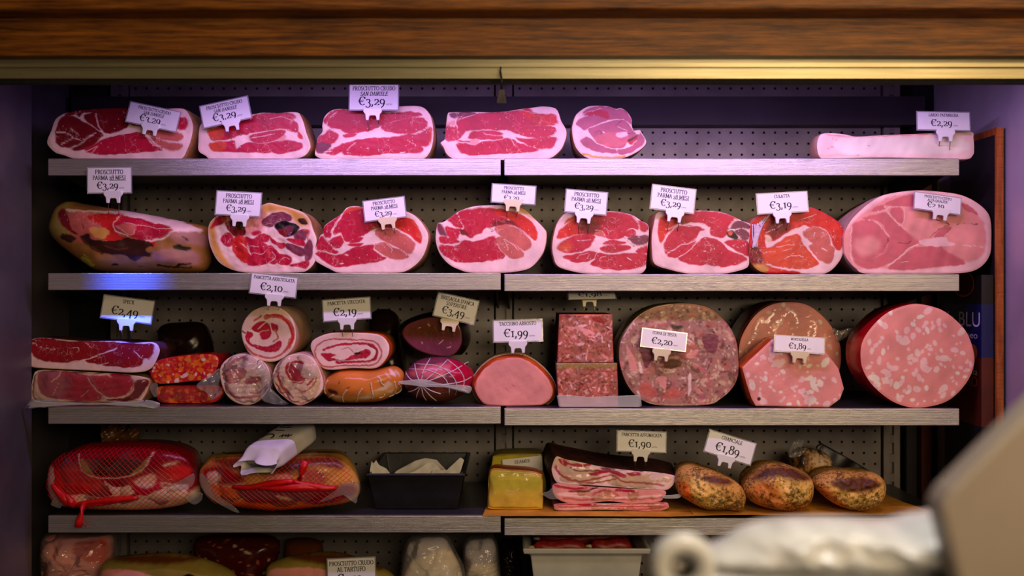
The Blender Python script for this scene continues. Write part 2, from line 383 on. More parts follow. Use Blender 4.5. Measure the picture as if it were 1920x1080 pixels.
# ------------------------------------------------------------------ builders
def fan_faces(N, M, flip=False):
    Fs = [(0, 1 + (i + 1) % N, 1 + i) for i in range(N)]
    for j in range(M - 1):
        a, b = 1 + j * N, 1 + (j + 1) * N
        Fs += [(a + i, a + (i + 1) % N, b + (i + 1) % N, b + i) for i in range(N)]
    return [f[::-1] for f in Fs] if flip else Fs
class Shape:
    """an outline read in pixels, standing at depth Y"""
    def __init__(s, outline, Y, base=None, N=200, smooth=True, center=None):
        s.O = resample(outline, N, smooth); s.Y = Y; s.N = N; s.k = (Y + CAMD) / FPX
        s.c = np.array(center) if center is not None else s.O.mean(0)
        X = (s.O[:, 0] - 960) * s.k; Z = ZC + (540 - s.O[:, 1]) * s.k
        s.z0, s.z1 = Z.min(), Z.max(); s.xc = X.mean()
        s.base = s.z0 if base is None else (shelf_z(base, s.xc) + .0004 if isinstance(base, int) else base)
        s.f = (s.z1 - s.base) / (s.z1 - s.z0)
    def xz(s, P):
        P = np.asarray(P); X = (P[:, 0] - 960) * s.k; Z = ZC + (540 - P[:, 1]) * s.k
        return X, s.base + (Z - s.z0) * s.f
    def sval(s, P):
        d = np.asarray(P) - s.c; th = np.arctan2(d[:, 1], d[:, 0]); o = s.O - s.c
        to = np.arctan2(o[:, 1], o[:, 0]); ro = np.hypot(o[:, 0], o[:, 1]); q = np.argsort(to)
        R = np.interp(th, np.concatenate([to[q] - 2 * math.pi, to[q], to[q] + 2 * math.pi]), np.tile(ro[q], 3))
        return np.hypot(d[:, 0], d[:, 1]) / R
def fanP(S, M):
    t = np.linspace(0, 1, M + 1)[1:] ** .8
    return np.vstack([S.c[None]] + [S.c + (S.O - S.c) * q for q in t]), np.concatenate([[0]] + [np.full(S.N, q) for q in t])
def cut(name, label, cat, cv, outline, base_col, ops, row, Y=.03, depth=.2, rind=None, mat=None, N=200, M=48, smooth=True, prof=None, group=None, seed=None, warp=1.1, center=None, relief=.0003, face='cut_face', body='rind', dx=0.0):
    """a piece of meat with a flat cut face towards the room and its body running back into the shelf"""
    c = crop(*cv); o = c(parse(outline)) if isinstance(outline, str) else outline
    S = Shape(o, Y, row, N, smooth, c(np.array(center)) if center is not None else None)
    root = thing(name, label, cat, (S.xc, Y + depth / 2, S.base), group)
    P, s = fanP(S, M); X, Z = S.xz(P); sd = seed if seed is not None else abs(hash(label)) % 1000 if False else sum(map(ord, label)) % 997
    Yv = np.full(len(P), Y) + relief * noise(P, sd + 11, .25) * (1 - s ** 6) + .0012 * np.clip((s - .96) / .04, 0, 1)
    cols = paint(P, base_col, ops, c, cv[2], sd, warp)
    mk(face, np.stack([X, Yv, Z], 1), fan_faces(N, M), mat or MEAT, root, True, cols)
    Xo, Zo = S.xz(S.O); cx = Xo.mean(); cz = S.base + (S.z1 - S.base) * .5
    pr = prof or [(0, 1.0), (.006, 1.012), (.03, 1.02), (depth * .5, 1.01), (depth * .85, .94), (depth, .72)]
    V, Fs = [], []
    for d, q in pr:
        zz = cz + (Zo - cz) * q; zz = np.maximum(zz, S.base); xx = cx + (Xo - cx) * q + dx * d
        if q < 1: zz = S.base + (Zo - S.base) * q if not isinstance(row, float) else zz
        V += list(zip(xx, np.full(S.N, Y + .0012 + d), zz))
    R = len(pr)
    for j in range(R - 1): Fs += [(j * N + i, j * N + (i + 1) % N, (j + 1) * N + (i + 1) % N, (j + 1) * N + i) for i in range(N)]
    Fs = [f[::-1] for f in Fs]; Fs.append(tuple((R - 1) * N + i for i in range(N)))
    mk(body, V, Fs, rind or RIND, root, True)
    root['_'] = 0; del root['_']
    return root, S
def dome(S, s, D, e): return D * np.clip(1 - s ** e, 0, 1) ** .5
def pillow(name, label, cat, cv, outline, base_col, ops, row, Yp, D, D2=.1, e=3.0, mat=None, N=160, M=44, group=None, seed=None, warp=1.2, lump=.003, body='body', lf=.08, center=None):
    """a closed rounded piece; outline stands at depth Yp, the front bulges D towards the room and the back D2"""
    c = crop(*cv); S = Shape(c(parse(outline)), Yp, row, N, True, c(np.array(center)) if center is not None else None)
    root = thing(name, label, cat, (S.xc, Yp, S.base), group)
    P, s = fanP(S, M); X, Z = S.xz(P); sd = seed if seed is not None else sum(map(ord, label)) % 997
    S.D, S.e, S.sd, S.lump, S.lf = D, e, sd, lump, lf
    Yv = Yp - dome(S, s, D, e) - lump * noise(P, sd + 11, lf) * (1 - s ** 4)
    cols = paint(P, base_col, ops, c, cv[2], sd, warp)
    Pb, sb = fanP(S, 10); Xb, Zb = S.xz(Pb); Yb2 = Yp + dome(S, sb, D2, e)
    n1 = len(P); Fb = fan_faces(N, 10, True); cb = np.vstack([cols[-N:].mean(0)[None].repeat(len(Pb) - N, 0), cols[-N:]])
    mapb = [n1 + i if i < len(Pb) - N else n1 - N + (i - (len(Pb) - N)) for i in range(len(Pb))]
    V = np.vstack([np.stack([X, Yv, Z], 1), np.stack([Xb, Yb2, Zb], 1)[:len(Pb) - N]])
    C = np.vstack([cols, cb[:len(Pb) - N]])
    mk(body, V, fan_faces(N, M) + [tuple(mapb[i] for i in f) for f in Fb], mat or MEAT, root, True, C)
    return root, S
def on(S, P, off=.0015):
    """points of the photo laid on the bulging front of a pillow"""
    P = np.asarray(P, float); s = np.clip(S.sval(P), 0, 1); X, Z = S.xz(P)
    Y = S.Y - dome(S, s, S.D, S.e) - S.lump * noise(P, S.sd + 11, S.lf) * (1 - s ** 4) - off
    return np.stack([X, Y, Z], 1)
def strings(S, lst, r, root, name, mat, cv, off=.001, n=14):
    c = crop(*cv); o = []
    for q in lst:
        P = c(parse(q)); P = resample(P, n, len(P) > 2, False); o.append(mk(name, *tube(on(S, P, off), r), mat, root, True))
    return o
def net(S, root, cell, r, mat, off=.003, ar=1.0, smax=.985):
    lo, hi = S.O.min(0), S.O.max(0); parts = []; hx, hy = cell / 2, cell * ar / 2
    E = []
    nx, ny = int((hi[0] - lo[0]) / hx) + 2, int((hi[1] - lo[1]) / hy) + 2
    for j in range(ny):
        for i in range(nx):
            if (i + j) % 2: continue
            a = (lo[0] + i * hx, lo[1] + j * hy)
            for di in (-1, 1): E.append((a, (a[0] + di * hx, a[1] + hy)))
    A = np.array([q[0] for q in E]); B = np.array([q[1] for q in E])
    A = A + 1.5 * np.stack([noise(A, 3, .05), noise(A, 4, .05)], 1); B = B + 1.5 * np.stack([noise(B, 3, .05), noise(B, 4, .05)], 1)
    ok = (S.sval(A) < smax) & (S.sval(B) < smax); A3, B3 = on(S, A[ok], off), on(S, B[ok], off)
    V, Fs = [], []
    for a, b in zip(A3, B3):
        d = b - a; d /= np.linalg.norm(d) + 1e-9; u = np.cross(d, (0, 1.0, 0)); u /= np.linalg.norm(u) + 1e-9; w2 = np.cross(d, u); n = len(V)
        for q in (a, b):
            for t in range(3):
                an = 2.094 * t; V.append(q + r * (math.cos(an) * u + math.sin(an) * w2))
        Fs += [(n + t, n + (t + 1) % 3, n + 3 + (t + 1) % 3, n + 3 + t) for t in range(3)]
    return tagp(mk('net', V, Fs, mat, root), kind='stuff')
def sheet(name, outline, Y, mat, root, cv=None, wave=.006, freq=.06, th=.0004, seed=3, slope=(0, 0), smooth=True, M=10):
    """a thin bent sheet (film flap, paper) read as an outline; slope tilts it in depth per pixel"""
    P0 = parse(outline); P0 = crop(*cv)(P0) if cv else P0
    S = Shape(P0, Y, None, 64, smooth); P, s = fanP(S, M); X, Z = S.xz(P)
    Yv = Y + wave * noise(P, seed, freq) + slope[0] * (P[:, 0] - S.c[0]) + slope[1] * (P[:, 1] - S.c[1])
    o = mk(name, np.stack([X, Yv, Z], 1), fan_faces(64, M), mat, root, True, org=None if root else (S.xc, Y, S.z0))
    m = o.modifiers.new('thickness', 'SOLIDIFY'); m.thickness = th; return o
def shell(S, root, D, e, mat, name='film_wrap', grow=1.02, wr=.003, fr_=.12, Yfront=None, base=None, N=120, M=26):
    """clear film over the front of a piece"""
    T = Shape(S.c + (S.O - S.c) * grow, S.Y, base if base is not None else S.base, N, False, S.c); P, s = fanP(T, M); X, Z = T.xz(P)
    Yv = T.Y + .012 - dome(T, s, D, e) - wr * noise(P, 5, fr_, 4)
    return mk(name, np.stack([X, Yv, Z], 1), fan_faces(N, M), mat, root, True)

# ------------------------------------------------------------------ serif lettering for the price cards
def arc(cx, cy, rx, ry, a0, a1, n=12): return [(cx + rx * math.cos(math.radians(a0 + (a1 - a0) * i / n)), cy + ry * math.sin(math.radians(a0 + (a1 - a0) * i / n))) for i in range(n + 1)]
def stem(x, y0=0, y1=1, s=.13): return [[(x, y0), (x, y1)], [(x - s, y0 + .02), (x + s, y0 + .02)], [(x - s, y1 - .02), (x + s, y1 - .02)]]
def sf(x, y, s=.12): return [[(x - s, y), (x + s, y)]]
GL = {
 'I': (.42, stem(.21)), 'O': (.84, [arc(.42, .5, .35, .48, 0, 360, 24)]), 'C': (.76, [arc(.43, .5, .35, .48, 42, 318, 18), [(.7, .98), (.7, .74)]]),
 'P': (.68, stem(.18) + [[(.18, .97)] + arc(.36, .73, .24, .24, 90, -90) + [(.18, .49)]]),
 'R': (.76, stem(.18) + [[(.18, .97)] + arc(.36, .74, .22, .23, 90, -90) + [(.18, .51)], [(.38, .5), (.68, .02)], [(.62, .02), (.78, .02)]]),
 'S': (.62, [arc(.31, .74, .2, .24, 25, 270) + arc(.31, .25, .23, .25, 90, -160)]),
 'U': (.86, [[(.18, .97), (.18, .32)] + arc(.43, .3, .25, .28, 180, 360) + [(.68, .97)]] + sf(.18, .98) + sf(.68, .98)),
 'T': (.74, stem(.37) + [[(.05, .97), (.69, .97)], [(.05, .97), (.05, .78)], [(.69, .97), (.69, .78)]]),
 'A': (.78, [[(.08, .02), (.38, .98)], [(.38, .98), (.7, .02)], [(.2, .34), (.58, .34)]] + sf(.08, .02) + sf(.7, .02)),
 'N': (.84, [[(.17, .02), (.17, .98)], [(.17, .98), (.67, .02)], [(.67, .02), (.67, .98)]] + sf(.17, .02) + sf(.67, .98) + sf(.1, .98, .08)),
 'D': (.82, stem(.18) + [[(.18, .97)] + arc(.34, .5, .38, .47, 90, -90, 16) + [(.18, .03)]]),
 'E': (.68, stem(.18) + [[(.18, .97), (.58, .97), (.58, .8)], [(.18, .52), (.46, .52)], [(.46, .62), (.46, .42)], [(.18, .03), (.6, .03), (.6, .22)]]),
 'F': (.64, stem(.18) + [[(.18, .97), (.58, .97), (.58, .8)], [(.18, .5), (.46, .5)], [(.46, .6), (.46, .4)]]),
 'L': (.64, stem(.18) + [[(.18, .03), (.58, .03), (.58, .24)]]),
 'M': (1.0, [[(.16, .02), (.16, .98)], [(.16, .98), (.5, .1)], [(.5, .1), (.84, .98)], [(.84, .98), (.84, .02)]] + sf(.16, .02) + sf(.84, .02) + sf(.12, .98, .07) + sf(.88, .98, .07)),
 'K': (.74, stem(.18) + [[(.62, .98), (.22, .46)], [(.32, .58), (.68, .02)]] + sf(.62, .98) + sf(.68, .02)),
 'B': (.72, stem(.18) + [[(.18, .97)] + arc(.36, .76, .2, .22, 90, -90) + [(.18, .53)], [(.18, .53)] + arc(.38, .28, .24, .25, 90, -90) + [(.18, .03)]]),
 'G': (.84, [arc(.43, .5, .35, .48, 42, 325, 18), [(.7, .1), (.7, .46)], [(.58, .46), (.8, .46)], [(.7, .98), (.7, .76)]]),
 'H': (.86, stem(.18) + stem(.68) + [[(.18, .5), (.68, .5)]]), 'Q': (.84, [arc(.42, .5, .35, .48, 0, 360, 24), [(.45, .1), (.75, -.2)]]),
 'X': (.74, [[(.08, .98), (.66, .02)], [(.64, .98), (.08, .02)]]), "'": (.24, [[(.12, 1), (.11, .72)]]), ' ': (.32, []),
 '0': (.66, [arc(.33, .35, .26, .34, 0, 360, 20)]), '1': (.46, stem(.24, 0, .7, .14) + [[(.24, .68), (.08, .6)]]),
 '2': (.6, [arc(.28, .49, .2, .2, 165, -35) + [(.06, .04)], [(.06, .04), (.54, .04), (.54, .16)]]),
 '3': (.58, [arc(.25, .5, .19, .19, 155, -90, 12) + arc(.23, .03, .26, .28, 80, -150, 14)]),
 '4': (.68, [[(.46, -.26), (.46, .7)], [(.46, .7), (.04, .1)], [(.04, .1), (.64, .1)]] + sf(.46, -.26)),
 '8': (.64, [arc(.32, .76, .2, .22, 0, 360, 18), arc(.32, .27, .25, .27, 0, 360, 18)]),
 '9': (.64, [arc(.3, .42, .23, .27, 0, 360, 18), [(.53, .42), (.51, .18), (.4, -.08), (.2, -.27)]]),
 ',': (.28, [[(.13, .1), (.15, .02), (.06, -.2)]]), '€': (.84, [arc(.5, .5, .33, .48, 48, 312, 18), [(.02, .58), (.62, .58)], [(.02, .42), (.58, .42)], [(.74, .96), (.74, .74)]])}
def text2d(s, size, thick=.155, thin=.06, slant=0.0, xs=1.0):
    """flat lettering: returns quads in 2D, starting at x = 0 on the baseline, and its width"""
    V, Fs, x = [], [], 0.0
    for ch in s:
        adv, strokes = GL[ch]
        for stq in strokes:
            for a, b in zip(stq[:-1], stq[1:]):
                dx, dy = b[0] - a[0], b[1] - a[1]; l = math.hypot(dx, dy)
                if l < 1e-6: continue
                sn = abs(dy) / l; wd = (thin + (thick - thin) * sn ** 1.5) / 2; nx, ny = -dy / l * wd, dx / l * wd; ex, ey = dx / l * .015, dy / l * .015; n = len(V)
                for q in ((a[0] - ex + nx, a[1] - ey + ny), (b[0] + ex + nx, b[1] + ey + ny), (b[0] + ex - nx, b[1] + ey - ny), (a[0] - ex - nx, a[1] - ey - ny)):
                    V.append(((x + q[0] + slant * q[1]) * size * xs, q[1] * size))
                Fs.append((n + 3, n + 2, n + 1, n))
        x += adv + .03
    return V, Fs, x * size * xs
CLIP = [(-15, -6), (15, -6), (17.5, -3.5), (17.5, 1), (13.5, 6), (12.5, 17), (7.5, 17), (6.5, 10), (4.5, 8), (-4.5, 8), (-6.5, 10), (-7.5, 17), (-12.5, 17), (-13.5, 6), (-17.5, 1), (-17.5, -3.5)]
def price_tag(label, c, wh, ang, lines, price, clip, pins, Y, Ytip=None, suffix="L'ETTO", tilt=6, ivory=False, under=None, clip_ang=None, italic2=False, group='price cards on pins'):
    k = (Y + CAMD) / FPX; w, h = wh[0] * k, wh[1] * k; C = np.array(W(c[0], c[1], Y)); Ytip = Y + .02 if Ytip is None else Ytip
    K = np.array(W(clip[0], clip[1], Y)); ca = math.radians(ang if clip_ang is None else clip_ang); a = math.radians(ang); tl = math.radians(tilt)
    def T(pts, o, an, ti=0.0):
        q = np.asarray(pts, float); x, y, z = q[:, 0], q[:, 1], q[:, 2]
        y2, z2 = y * math.cos(ti) + z * math.sin(ti), -y * math.sin(ti) + z * math.cos(ti)
        return np.stack([x * math.cos(an) + z2 * math.sin(an), y2, -x * math.sin(an) + z2 * math.cos(an)], 1) + o
    tips = [np.array(W(p[0], p[1], Ytip)) for p in pins]; rt = tips[0] if tips else K
    root = thing('price_tag', label, 'price tag', (K[0], rt[1], rt[2]), group)
    bv, bf = box(-w / 2, w / 2, -.0004, .0004, -h / 2, h / 2); cardo = mk('card', T(bv, C, a, tl), bf, CARD, root)
    m = 2.2 * k; fv, ff = join(box(-w / 2 - m, w / 2 + m, .0005, .0012, h / 2, h / 2 + m), box(-w / 2 - m, w / 2 + m, .0005, .0012, -h / 2 - m, -h / 2), box(-w / 2 - m, -w / 2, .0005, .0012, -h / 2, h / 2), box(w / 2, w / 2 + m, .0005, .0012, -h / 2, h / 2), box(-w / 2, w / 2, .0006, .0012, -h / 2, h / 2))
    mk('sleeve', T(fv, C, a, tl), ff, SLEEVE, root)
    V, Fs = [], []
    def put(s, size, cx, by, **kw):
        v, f, wd = text2d(s, size, **kw); n = len(V)
        V.extend([(p[0] - wd / 2 + cx, -.0006, p[1] + by) for p in v]); Fs.extend([tuple(i + n for i in q) for q in f]); return wd
    nl = len(lines); par = under is not None
    ts = (.18 if par else .165 if nl == 2 else .175) * h; y = h / 2 - .07 * h - ts
    for i, ln in enumerate(lines):
        sz = ts; wd = text2d(ln, sz, xs=.84)[2]
        if wd > .95 * w: sz *= .95 * w / wd
        kw = dict(slant=.2) if (italic2 and i == 1) else {}
        wd = put(ln, sz, 0, y, thick=.18, thin=.08, xs=.84, **kw)
        if par and i == nl - 1:
            u = text2d(under, sz, xs=.84)[2]; n = len(V); x1 = wd / 2; x0 = x1 - u
            V.extend([(x0, -.0006, y - .08 * sz), (x1, -.0006, y - .08 * sz), (x1, -.0006, y - .15 * sz), (x0, -.0006, y - .15 * sz)]); Fs.append((n, n + 3, n + 2, n + 1)[::-1])
        y -= ts * 1.32
    ps = min(.40 * h, .185 * w); base = -h * .30
    if par: ps, base = min(.29 * h, .185 * w), -h * .345
    elif nl == 2: ps, base = min(.36 * h, .185 * w), -h * .33
    wd = text2d(price, ps)[2]; put(price, ps, -.04 * w, base); put(suffix, ps * .17, -.04 * w + wd / 2 + text2d(suffix, ps * .17)[2] / 2 + .01 * w, base)
    mk('lettering', T(V, C, a, tl), Fs, INK, cardo)
    n = len(CLIP); cv_ = [(x * k, dy, -yy * k) for dy in (-.0035, .002) for x, yy in CLIP]
    clipo = bevel(mk('clip', T(cv_, K + np.array([0, -.0015, 0]), ca), [tuple(range(n)), tuple(range(n, 2 * n))[::-1]] + [((i + 1) % n, i, n + i, n + (i + 1) % n) for i in range(n)], IVORY if ivory else PLAST, root), .0012)
    for sx, tp in zip((-10, 10), tips):
        top = T([(sx * k, 0, -15 * k)], K, ca)[0]
        mk('pin', *tube([top, tp], .00085, 6), WIRE, clipo, True)
    return root
# ------------------------------------------------------------------ first tier: boned hams and lard
GH = 'cut cured hams'
cut('cured_ham', 'dark red cut ham at the left end of the top shelf', 'ham', (80, 180, .15625),
 '60,500 105,400 150,280 240,215 330,190 450,168 700,152 1000,142 1300,150 1500,150 1680,152 1750,215 1800,340 1785,480 1735,620 1650,738 1400,744 1000,744 700,742 400,735 250,690 150,660 60,570',
 'w', ['''
 d: 165,390 240,245 400,255 480,305 560,340 640,395 720,450 690,500 600,570 480,625 400,640 330,612 210,585 160,530
 d: 500,240 560,208 635,212 645,290 690,400 600,345 530,300
 d: 260,220 400,165 700,150 1020,140 1040,310 1010,365 940,400 780,440 700,400 655,320 640,220 560,190 480,205 440,245 400,215 330,230
 m: 500,630 640,560 760,500 850,480 1000,450 1180,430 1260,500 1350,570 1440,630 1200,655 850,680 650,680
 m: 1030,150 1480,150 1640,250 1720,260 1740,340 1700,400 1600,380 1300,370 1040,320
 p: 1240,430 1400,405 1600,415 1680,470 1660,520 1500,520 1350,480
 p: 1290,480 1500,545 1660,565 1650,620 1560,640 1440,600
 w/14: 640,205 660,320 715,420
 w/12: 165,425 250,430 360,480 230,565
 w/9: 350,485 460,515 560,470 640,430
 w/9: 320,420 340,380 430,470
 w/14: 330,612 450,560 600,460
 w/10: 520,650 660,590 590,665
 w/12: 1225,460 1320,560 1450,630
 e/14: 60,490 100,560 150,650''' ], 1, depth=.19, group=GH)
cut('cured_ham', 'pink cut ham under the tilted price card, second on the top shelf', 'ham', (360, 175, .125),
 '95,700 105,540 150,440 300,390 600,350 920,310 1050,290 1300,295 1460,280 1590,290 1630,340 1670,430 1710,570 1770,740 1760,830 1650,930 1400,965 900,970 330,970 200,910 100,840',
 'w', ['''
 m: 240,550 420,490 620,430 900,340 1060,305 1300,300 1440,290 1540,330 1550,370 1500,380 1590,460 1580,570 1500,560 1340,520 1150,560 890,580 800,620 600,660 340,690 270,630
 o: 240,555 380,510 480,560 460,640 340,690 265,625
 m: 265,735 500,710 640,700 680,810 760,750 860,720 1020,740 1200,720 1400,690 1480,700 1650,740 1630,820 1500,850 1330,880 1100,865 700,860 400,850 310,840
 o: 265,738 480,720 500,800 400,845 310,835
 m: 860,650 900,610 1100,570 1300,540 1400,560 1350,640 1250,690 1020,725 900,700
 w/10: 870,665 1050,630 1210,600
 w/14: 860,590 1000,580 1140,560
 e/12: 1140,560 1330,525 1480,540
 f: 1330,640 1420,620 1380,690 1280,700
 r: 1590,570 1640,620 1660,670 1600,640
 e/14: 1640,560 1720,680 1740,800 1700,880
 w: 660,640 800,610 850,690 700,760 680,820 640,720
 e/18: 920,315 1040,295 1000,320
 w/6: 1160,380 1330,350 1500,400
 w/12: 1180,870 1230,880''' ], 1, depth=.19, group=GH)
cut('cured_ham', 'cut ham on the top shelf below the upright price card', 'ham', (580, 185, .125),
 '85,780 110,640 130,560 195,480 195,380 230,260 340,170 500,152 700,175 900,180 1200,150 1350,115 1660,115 1790,210 1840,330 1860,520 1840,680 1790,800 1700,870 1450,888 900,888 400,886 200,872 100,830',
 'w', ['''
 m: 215,330 260,250 350,185 500,160 720,190 1050,210 1330,215 1500,190 1690,235 1600,260 1300,320 1080,390 1000,440 880,470 740,495 620,510 520,480 430,430 330,430 260,370
 m: 1080,400 1280,340 1500,290 1700,280 1770,350 1740,430 1600,490 1400,510 1250,490 1120,460
 m: 130,560 220,520 300,460 420,520 430,570 380,640 260,690 180,790 110,770 90,720
 u: 105,660 240,640 330,690 200,780 110,770
 m: 490,790 520,700 690,600 850,580 1180,560 1330,540 1480,600 1680,700 1690,770 1500,790 1200,790 900,825 560,815
 m: 1350,530 1480,520 1640,510 1820,420 1830,560 1790,680 1660,690 1520,620
 o/26: 1815,430 1835,540 1800,660
 m: 250,790 400,700 560,640 660,620 640,680 490,760 400,810 300,810
 m: 510,530 600,515 720,520 640,560 560,570
 w: 740,500 900,480 1020,435 1120,470 1300,515 1480,510 1300,545 1180,560 920,570 740,590 560,620 600,580 700,540
 w: 420,580 490,545 530,600 470,660 390,660
 w/12: 260,370 300,290 400,200
 w: 195,390 260,380 265,470 200,520
 w/11: 270,800 380,700 470,640 500,540 460,440
 w/9: 590,800 580,740 690,640
 w/9: 360,430 430,470 540,520
 w/8: 1640,510 1760,430 1780,340 1700,270
 w/6: 1480,600 1600,680 1690,700
 h/14: 1370,785 1430,775
 h/12: 865,720 890,722
 e/24: 100,820 400,855 900,850 1400,850 1700,850 1790,790''' ], 1, depth=.19, group=GH)
cut('cured_ham', 'crimson oblong cut ham bearing no price card, in the middle of the top shelf', 'ham', (820, 190, .1302),
 '50,575 110,520 130,320 150,180 200,155 500,150 800,155 1000,140 1200,110 1400,85 1520,72 1680,92 1740,150 1780,270 1860,430 1810,620 1720,730 1590,800 1300,815 600,818 280,810 150,750 90,640',
 'w', ['''
 m: 290,260 330,220 550,180 800,160 1000,150 1200,120 1330,110 1430,180 1690,190 1720,250 1700,320 1400,335 1130,345 990,390 860,405 730,390 560,400 420,420 340,500 290,510 270,430 280,330
 u: 175,180 300,158 520,155 540,185 330,210 240,240
 r: 1200,160 1450,185 1690,195 1715,255 1690,320 1450,325
 m: 990,385 1080,345 1300,345 1640,352 1710,400 1640,480 1450,515 1250,480 1060,420
 m: 280,590 420,595 560,610 640,570 880,550 980,520 1060,530 1200,590 1450,660 1380,700 1150,720 800,735 560,752 420,740 320,690
 m: 1130,515 1300,530 1500,520 1700,505 1705,570 1650,650 1540,660 1380,640 1250,580
 m: 460,520 480,440 560,420 680,460 800,480 930,490 930,520 820,535 600,530
 m: 590,420 800,415 930,450 900,470 740,455
 m: 130,350 260,345 300,430 340,500 240,555 120,530
 f: 160,300 260,270 270,330 150,330
 f: 480,545 560,520 600,560 560,610 480,590
 w/10: 280,340 300,420 320,440
 w/10: 145,335 270,345 290,260 540,190
 e/7: 1190,130 1310,145 1420,180
 w/8: 220,490 260,560 300,600
 m/24: 310,555 460,570
 w/6: 1060,530 1130,640
 w/6: 1130,530 1300,620 1460,660''' ], 1, depth=.19, group=GH, center=(900, 440))
cut('cured_ham', 'small purplish ham end with a torn right side on the top shelf', 'ham', (1060, 185, .1111),
 '115,500 140,370 190,260 320,160 450,120 700,125 860,170 930,155 1040,215 1120,340 1120,420 1140,500 1200,570 1250,510 1290,560 1365,700 1310,800 1180,890 1000,965 800,1000 500,1000 330,950 200,830 140,690',
 'w', ['''
 v: 280,230 400,160 560,125 760,140 860,185 930,160 1030,215 1110,340 1110,420 980,350 780,360 700,350 560,380 400,290
 m~2: 300,265 450,200 620,180 720,230 740,330 640,370 520,300 380,290
 v: 180,420 240,330 400,285 540,285 700,350 560,420 430,470 330,515 240,470
 v: 390,490 560,430 780,370 960,345 1060,400 1120,500 1200,590 1080,680 980,800 830,820 650,770 490,700 470,630 400,560
 q~2: 480,640 700,560 1000,560 1060,690 900,800 650,770
 v: 255,690 330,635 430,650 500,720 700,800 860,840 880,900 700,890 520,870 330,790
 v: 880,840 1060,800 1200,700 1260,560 1340,680 1270,790 1050,910 890,905
 m: 1060,690 1150,650 1230,600 1180,720 1090,750
 w/12: 400,480 560,425 760,355 980,340
 w/12: 470,640 520,720 700,795 860,825 1060,795 1200,690
 w/9: 860,830 890,900
 w/8: 880,470 1000,500 1060,560
 l: 860,580 980,540 1060,600 900,640
 k/9: 850,440 960,350
 k/7: 490,560 590,530 610,610
 b: 1060,690 1100,650 1240,590 1160,660 1080,710
 h/22: 640,545 670,560
 w/8: 300,250 600,165
 y/40: 300,900 500,955 800,970 1000,945''' ], 1, depth=.16, group=GH, center=(700, 600))
cut('lard_block', 'long pale lard slab at the right end of the top shelf', 'lard', (1200, 0, .375),
 '890,700 915,668 1000,668 1080,682 1200,676 1400,668 1560,660 1660,660 1668,690 1672,740 1665,775 1620,795 1400,790 1150,788 950,792 905,788 888,750',
 'w', ['''
 f/7: 930,672 1080,686 1240,678 1440,670
 q/4: 960,690 1000,720 940,740
 e/7: 900,780 1000,775 1180,785 1500,792
 h~4: 1000,690 1400,690 1600,690 1620,760 1200,770 1000,760
 n/4: 1088,774 1094,774
 n/3: 1145,728 1150,729''' ], 1, Y=.02, depth=.10, rind=RINDP, mat=MEATP, smooth=True)

# ------------------------------------------------------------------ second tier
leg, SL = pillow('ham_leg', 'whole bone-in ham leg with yellow rind at the left of the second shelf', 'ham', (80, 365, .171875),
 '90,320 150,160 240,90 330,75 450,100 700,140 950,180 1300,240 1600,300 1820,350 1850,450 1840,600 1830,740 1720,830 1300,840 900,838 620,815 500,750 300,610 150,480 100,400',
 (158, 108, 50), ['''
 g~4: 100,300 250,100 420,100 340,180 260,220 330,330 400,420 300,470 160,450
 w: 345,160 450,180 800,190 980,175 1300,240 1560,300 1800,390 1640,420 1520,400 1480,360 1300,320 1050,250 800,215 430,205
 p~3: 420,210 800,220 1000,250 900,430 850,480 700,500 520,520 440,400 420,330
 d: 260,200 340,180 420,320 430,400 350,350 280,280
 d: 330,330 420,370 500,430 420,410
 b: 300,470 350,430 480,470 480,500 420,525 340,500
 r: 620,260 800,225 1000,250 930,330 920,400 1000,470 1300,510 1330,560 1100,600 900,560 820,480 860,400 740,330
 m: 925,350 1000,265 1120,275 1300,320 1500,380 1500,400 1400,460 1250,500 1100,460 970,430
 p~2: 940,350 1100,330 1150,400 1080,450 960,400
 w/14: 950,250 905,330 930,410 1060,460
 e/9: 1040,330 1150,340 1300,370 1500,385
 e/8: 930,350 1050,430 1110,445 1140,400
 w/22: 1250,505 1400,490 1500,430 1540,400
 y: 640,380 760,370 850,400 820,480 720,470
 b: 540,460 640,440 700,500 900,510 1080,480 1330,540 1240,600 1320,650 1200,680 1100,715 1000,660 800,640 720,600 600,520
 n/30: 560,490 640,560 780,640
 n/20: 820,560 940,600 1050,580
 j~4: 1320,620 1500,590 1700,600 1780,680 1720,760 1500,740 1340,700
 j~4: 1500,430 1700,410 1810,440 1820,560 1700,540 1540,520
 k: 1510,560 1580,550 1690,570 1650,610 1580,600
 k/20: 1340,750 1500,780 1580,750 1680,750
 k/14: 1530,780 1680,780
 k/14: 1610,460 1660,500
 z: 490,680 560,650 640,700 650,760 560,770 490,720
 n/10: 540,660 620,690 650,740
 k/20: 870,750 930,755
 k/12: 1140,770 1200,770
 b/12: 570,330 580,380''' ], 2, Yp=.09, D=.07, D2=.12, e=3.2, N=220, M=70, lump=.004, warp=1.8)
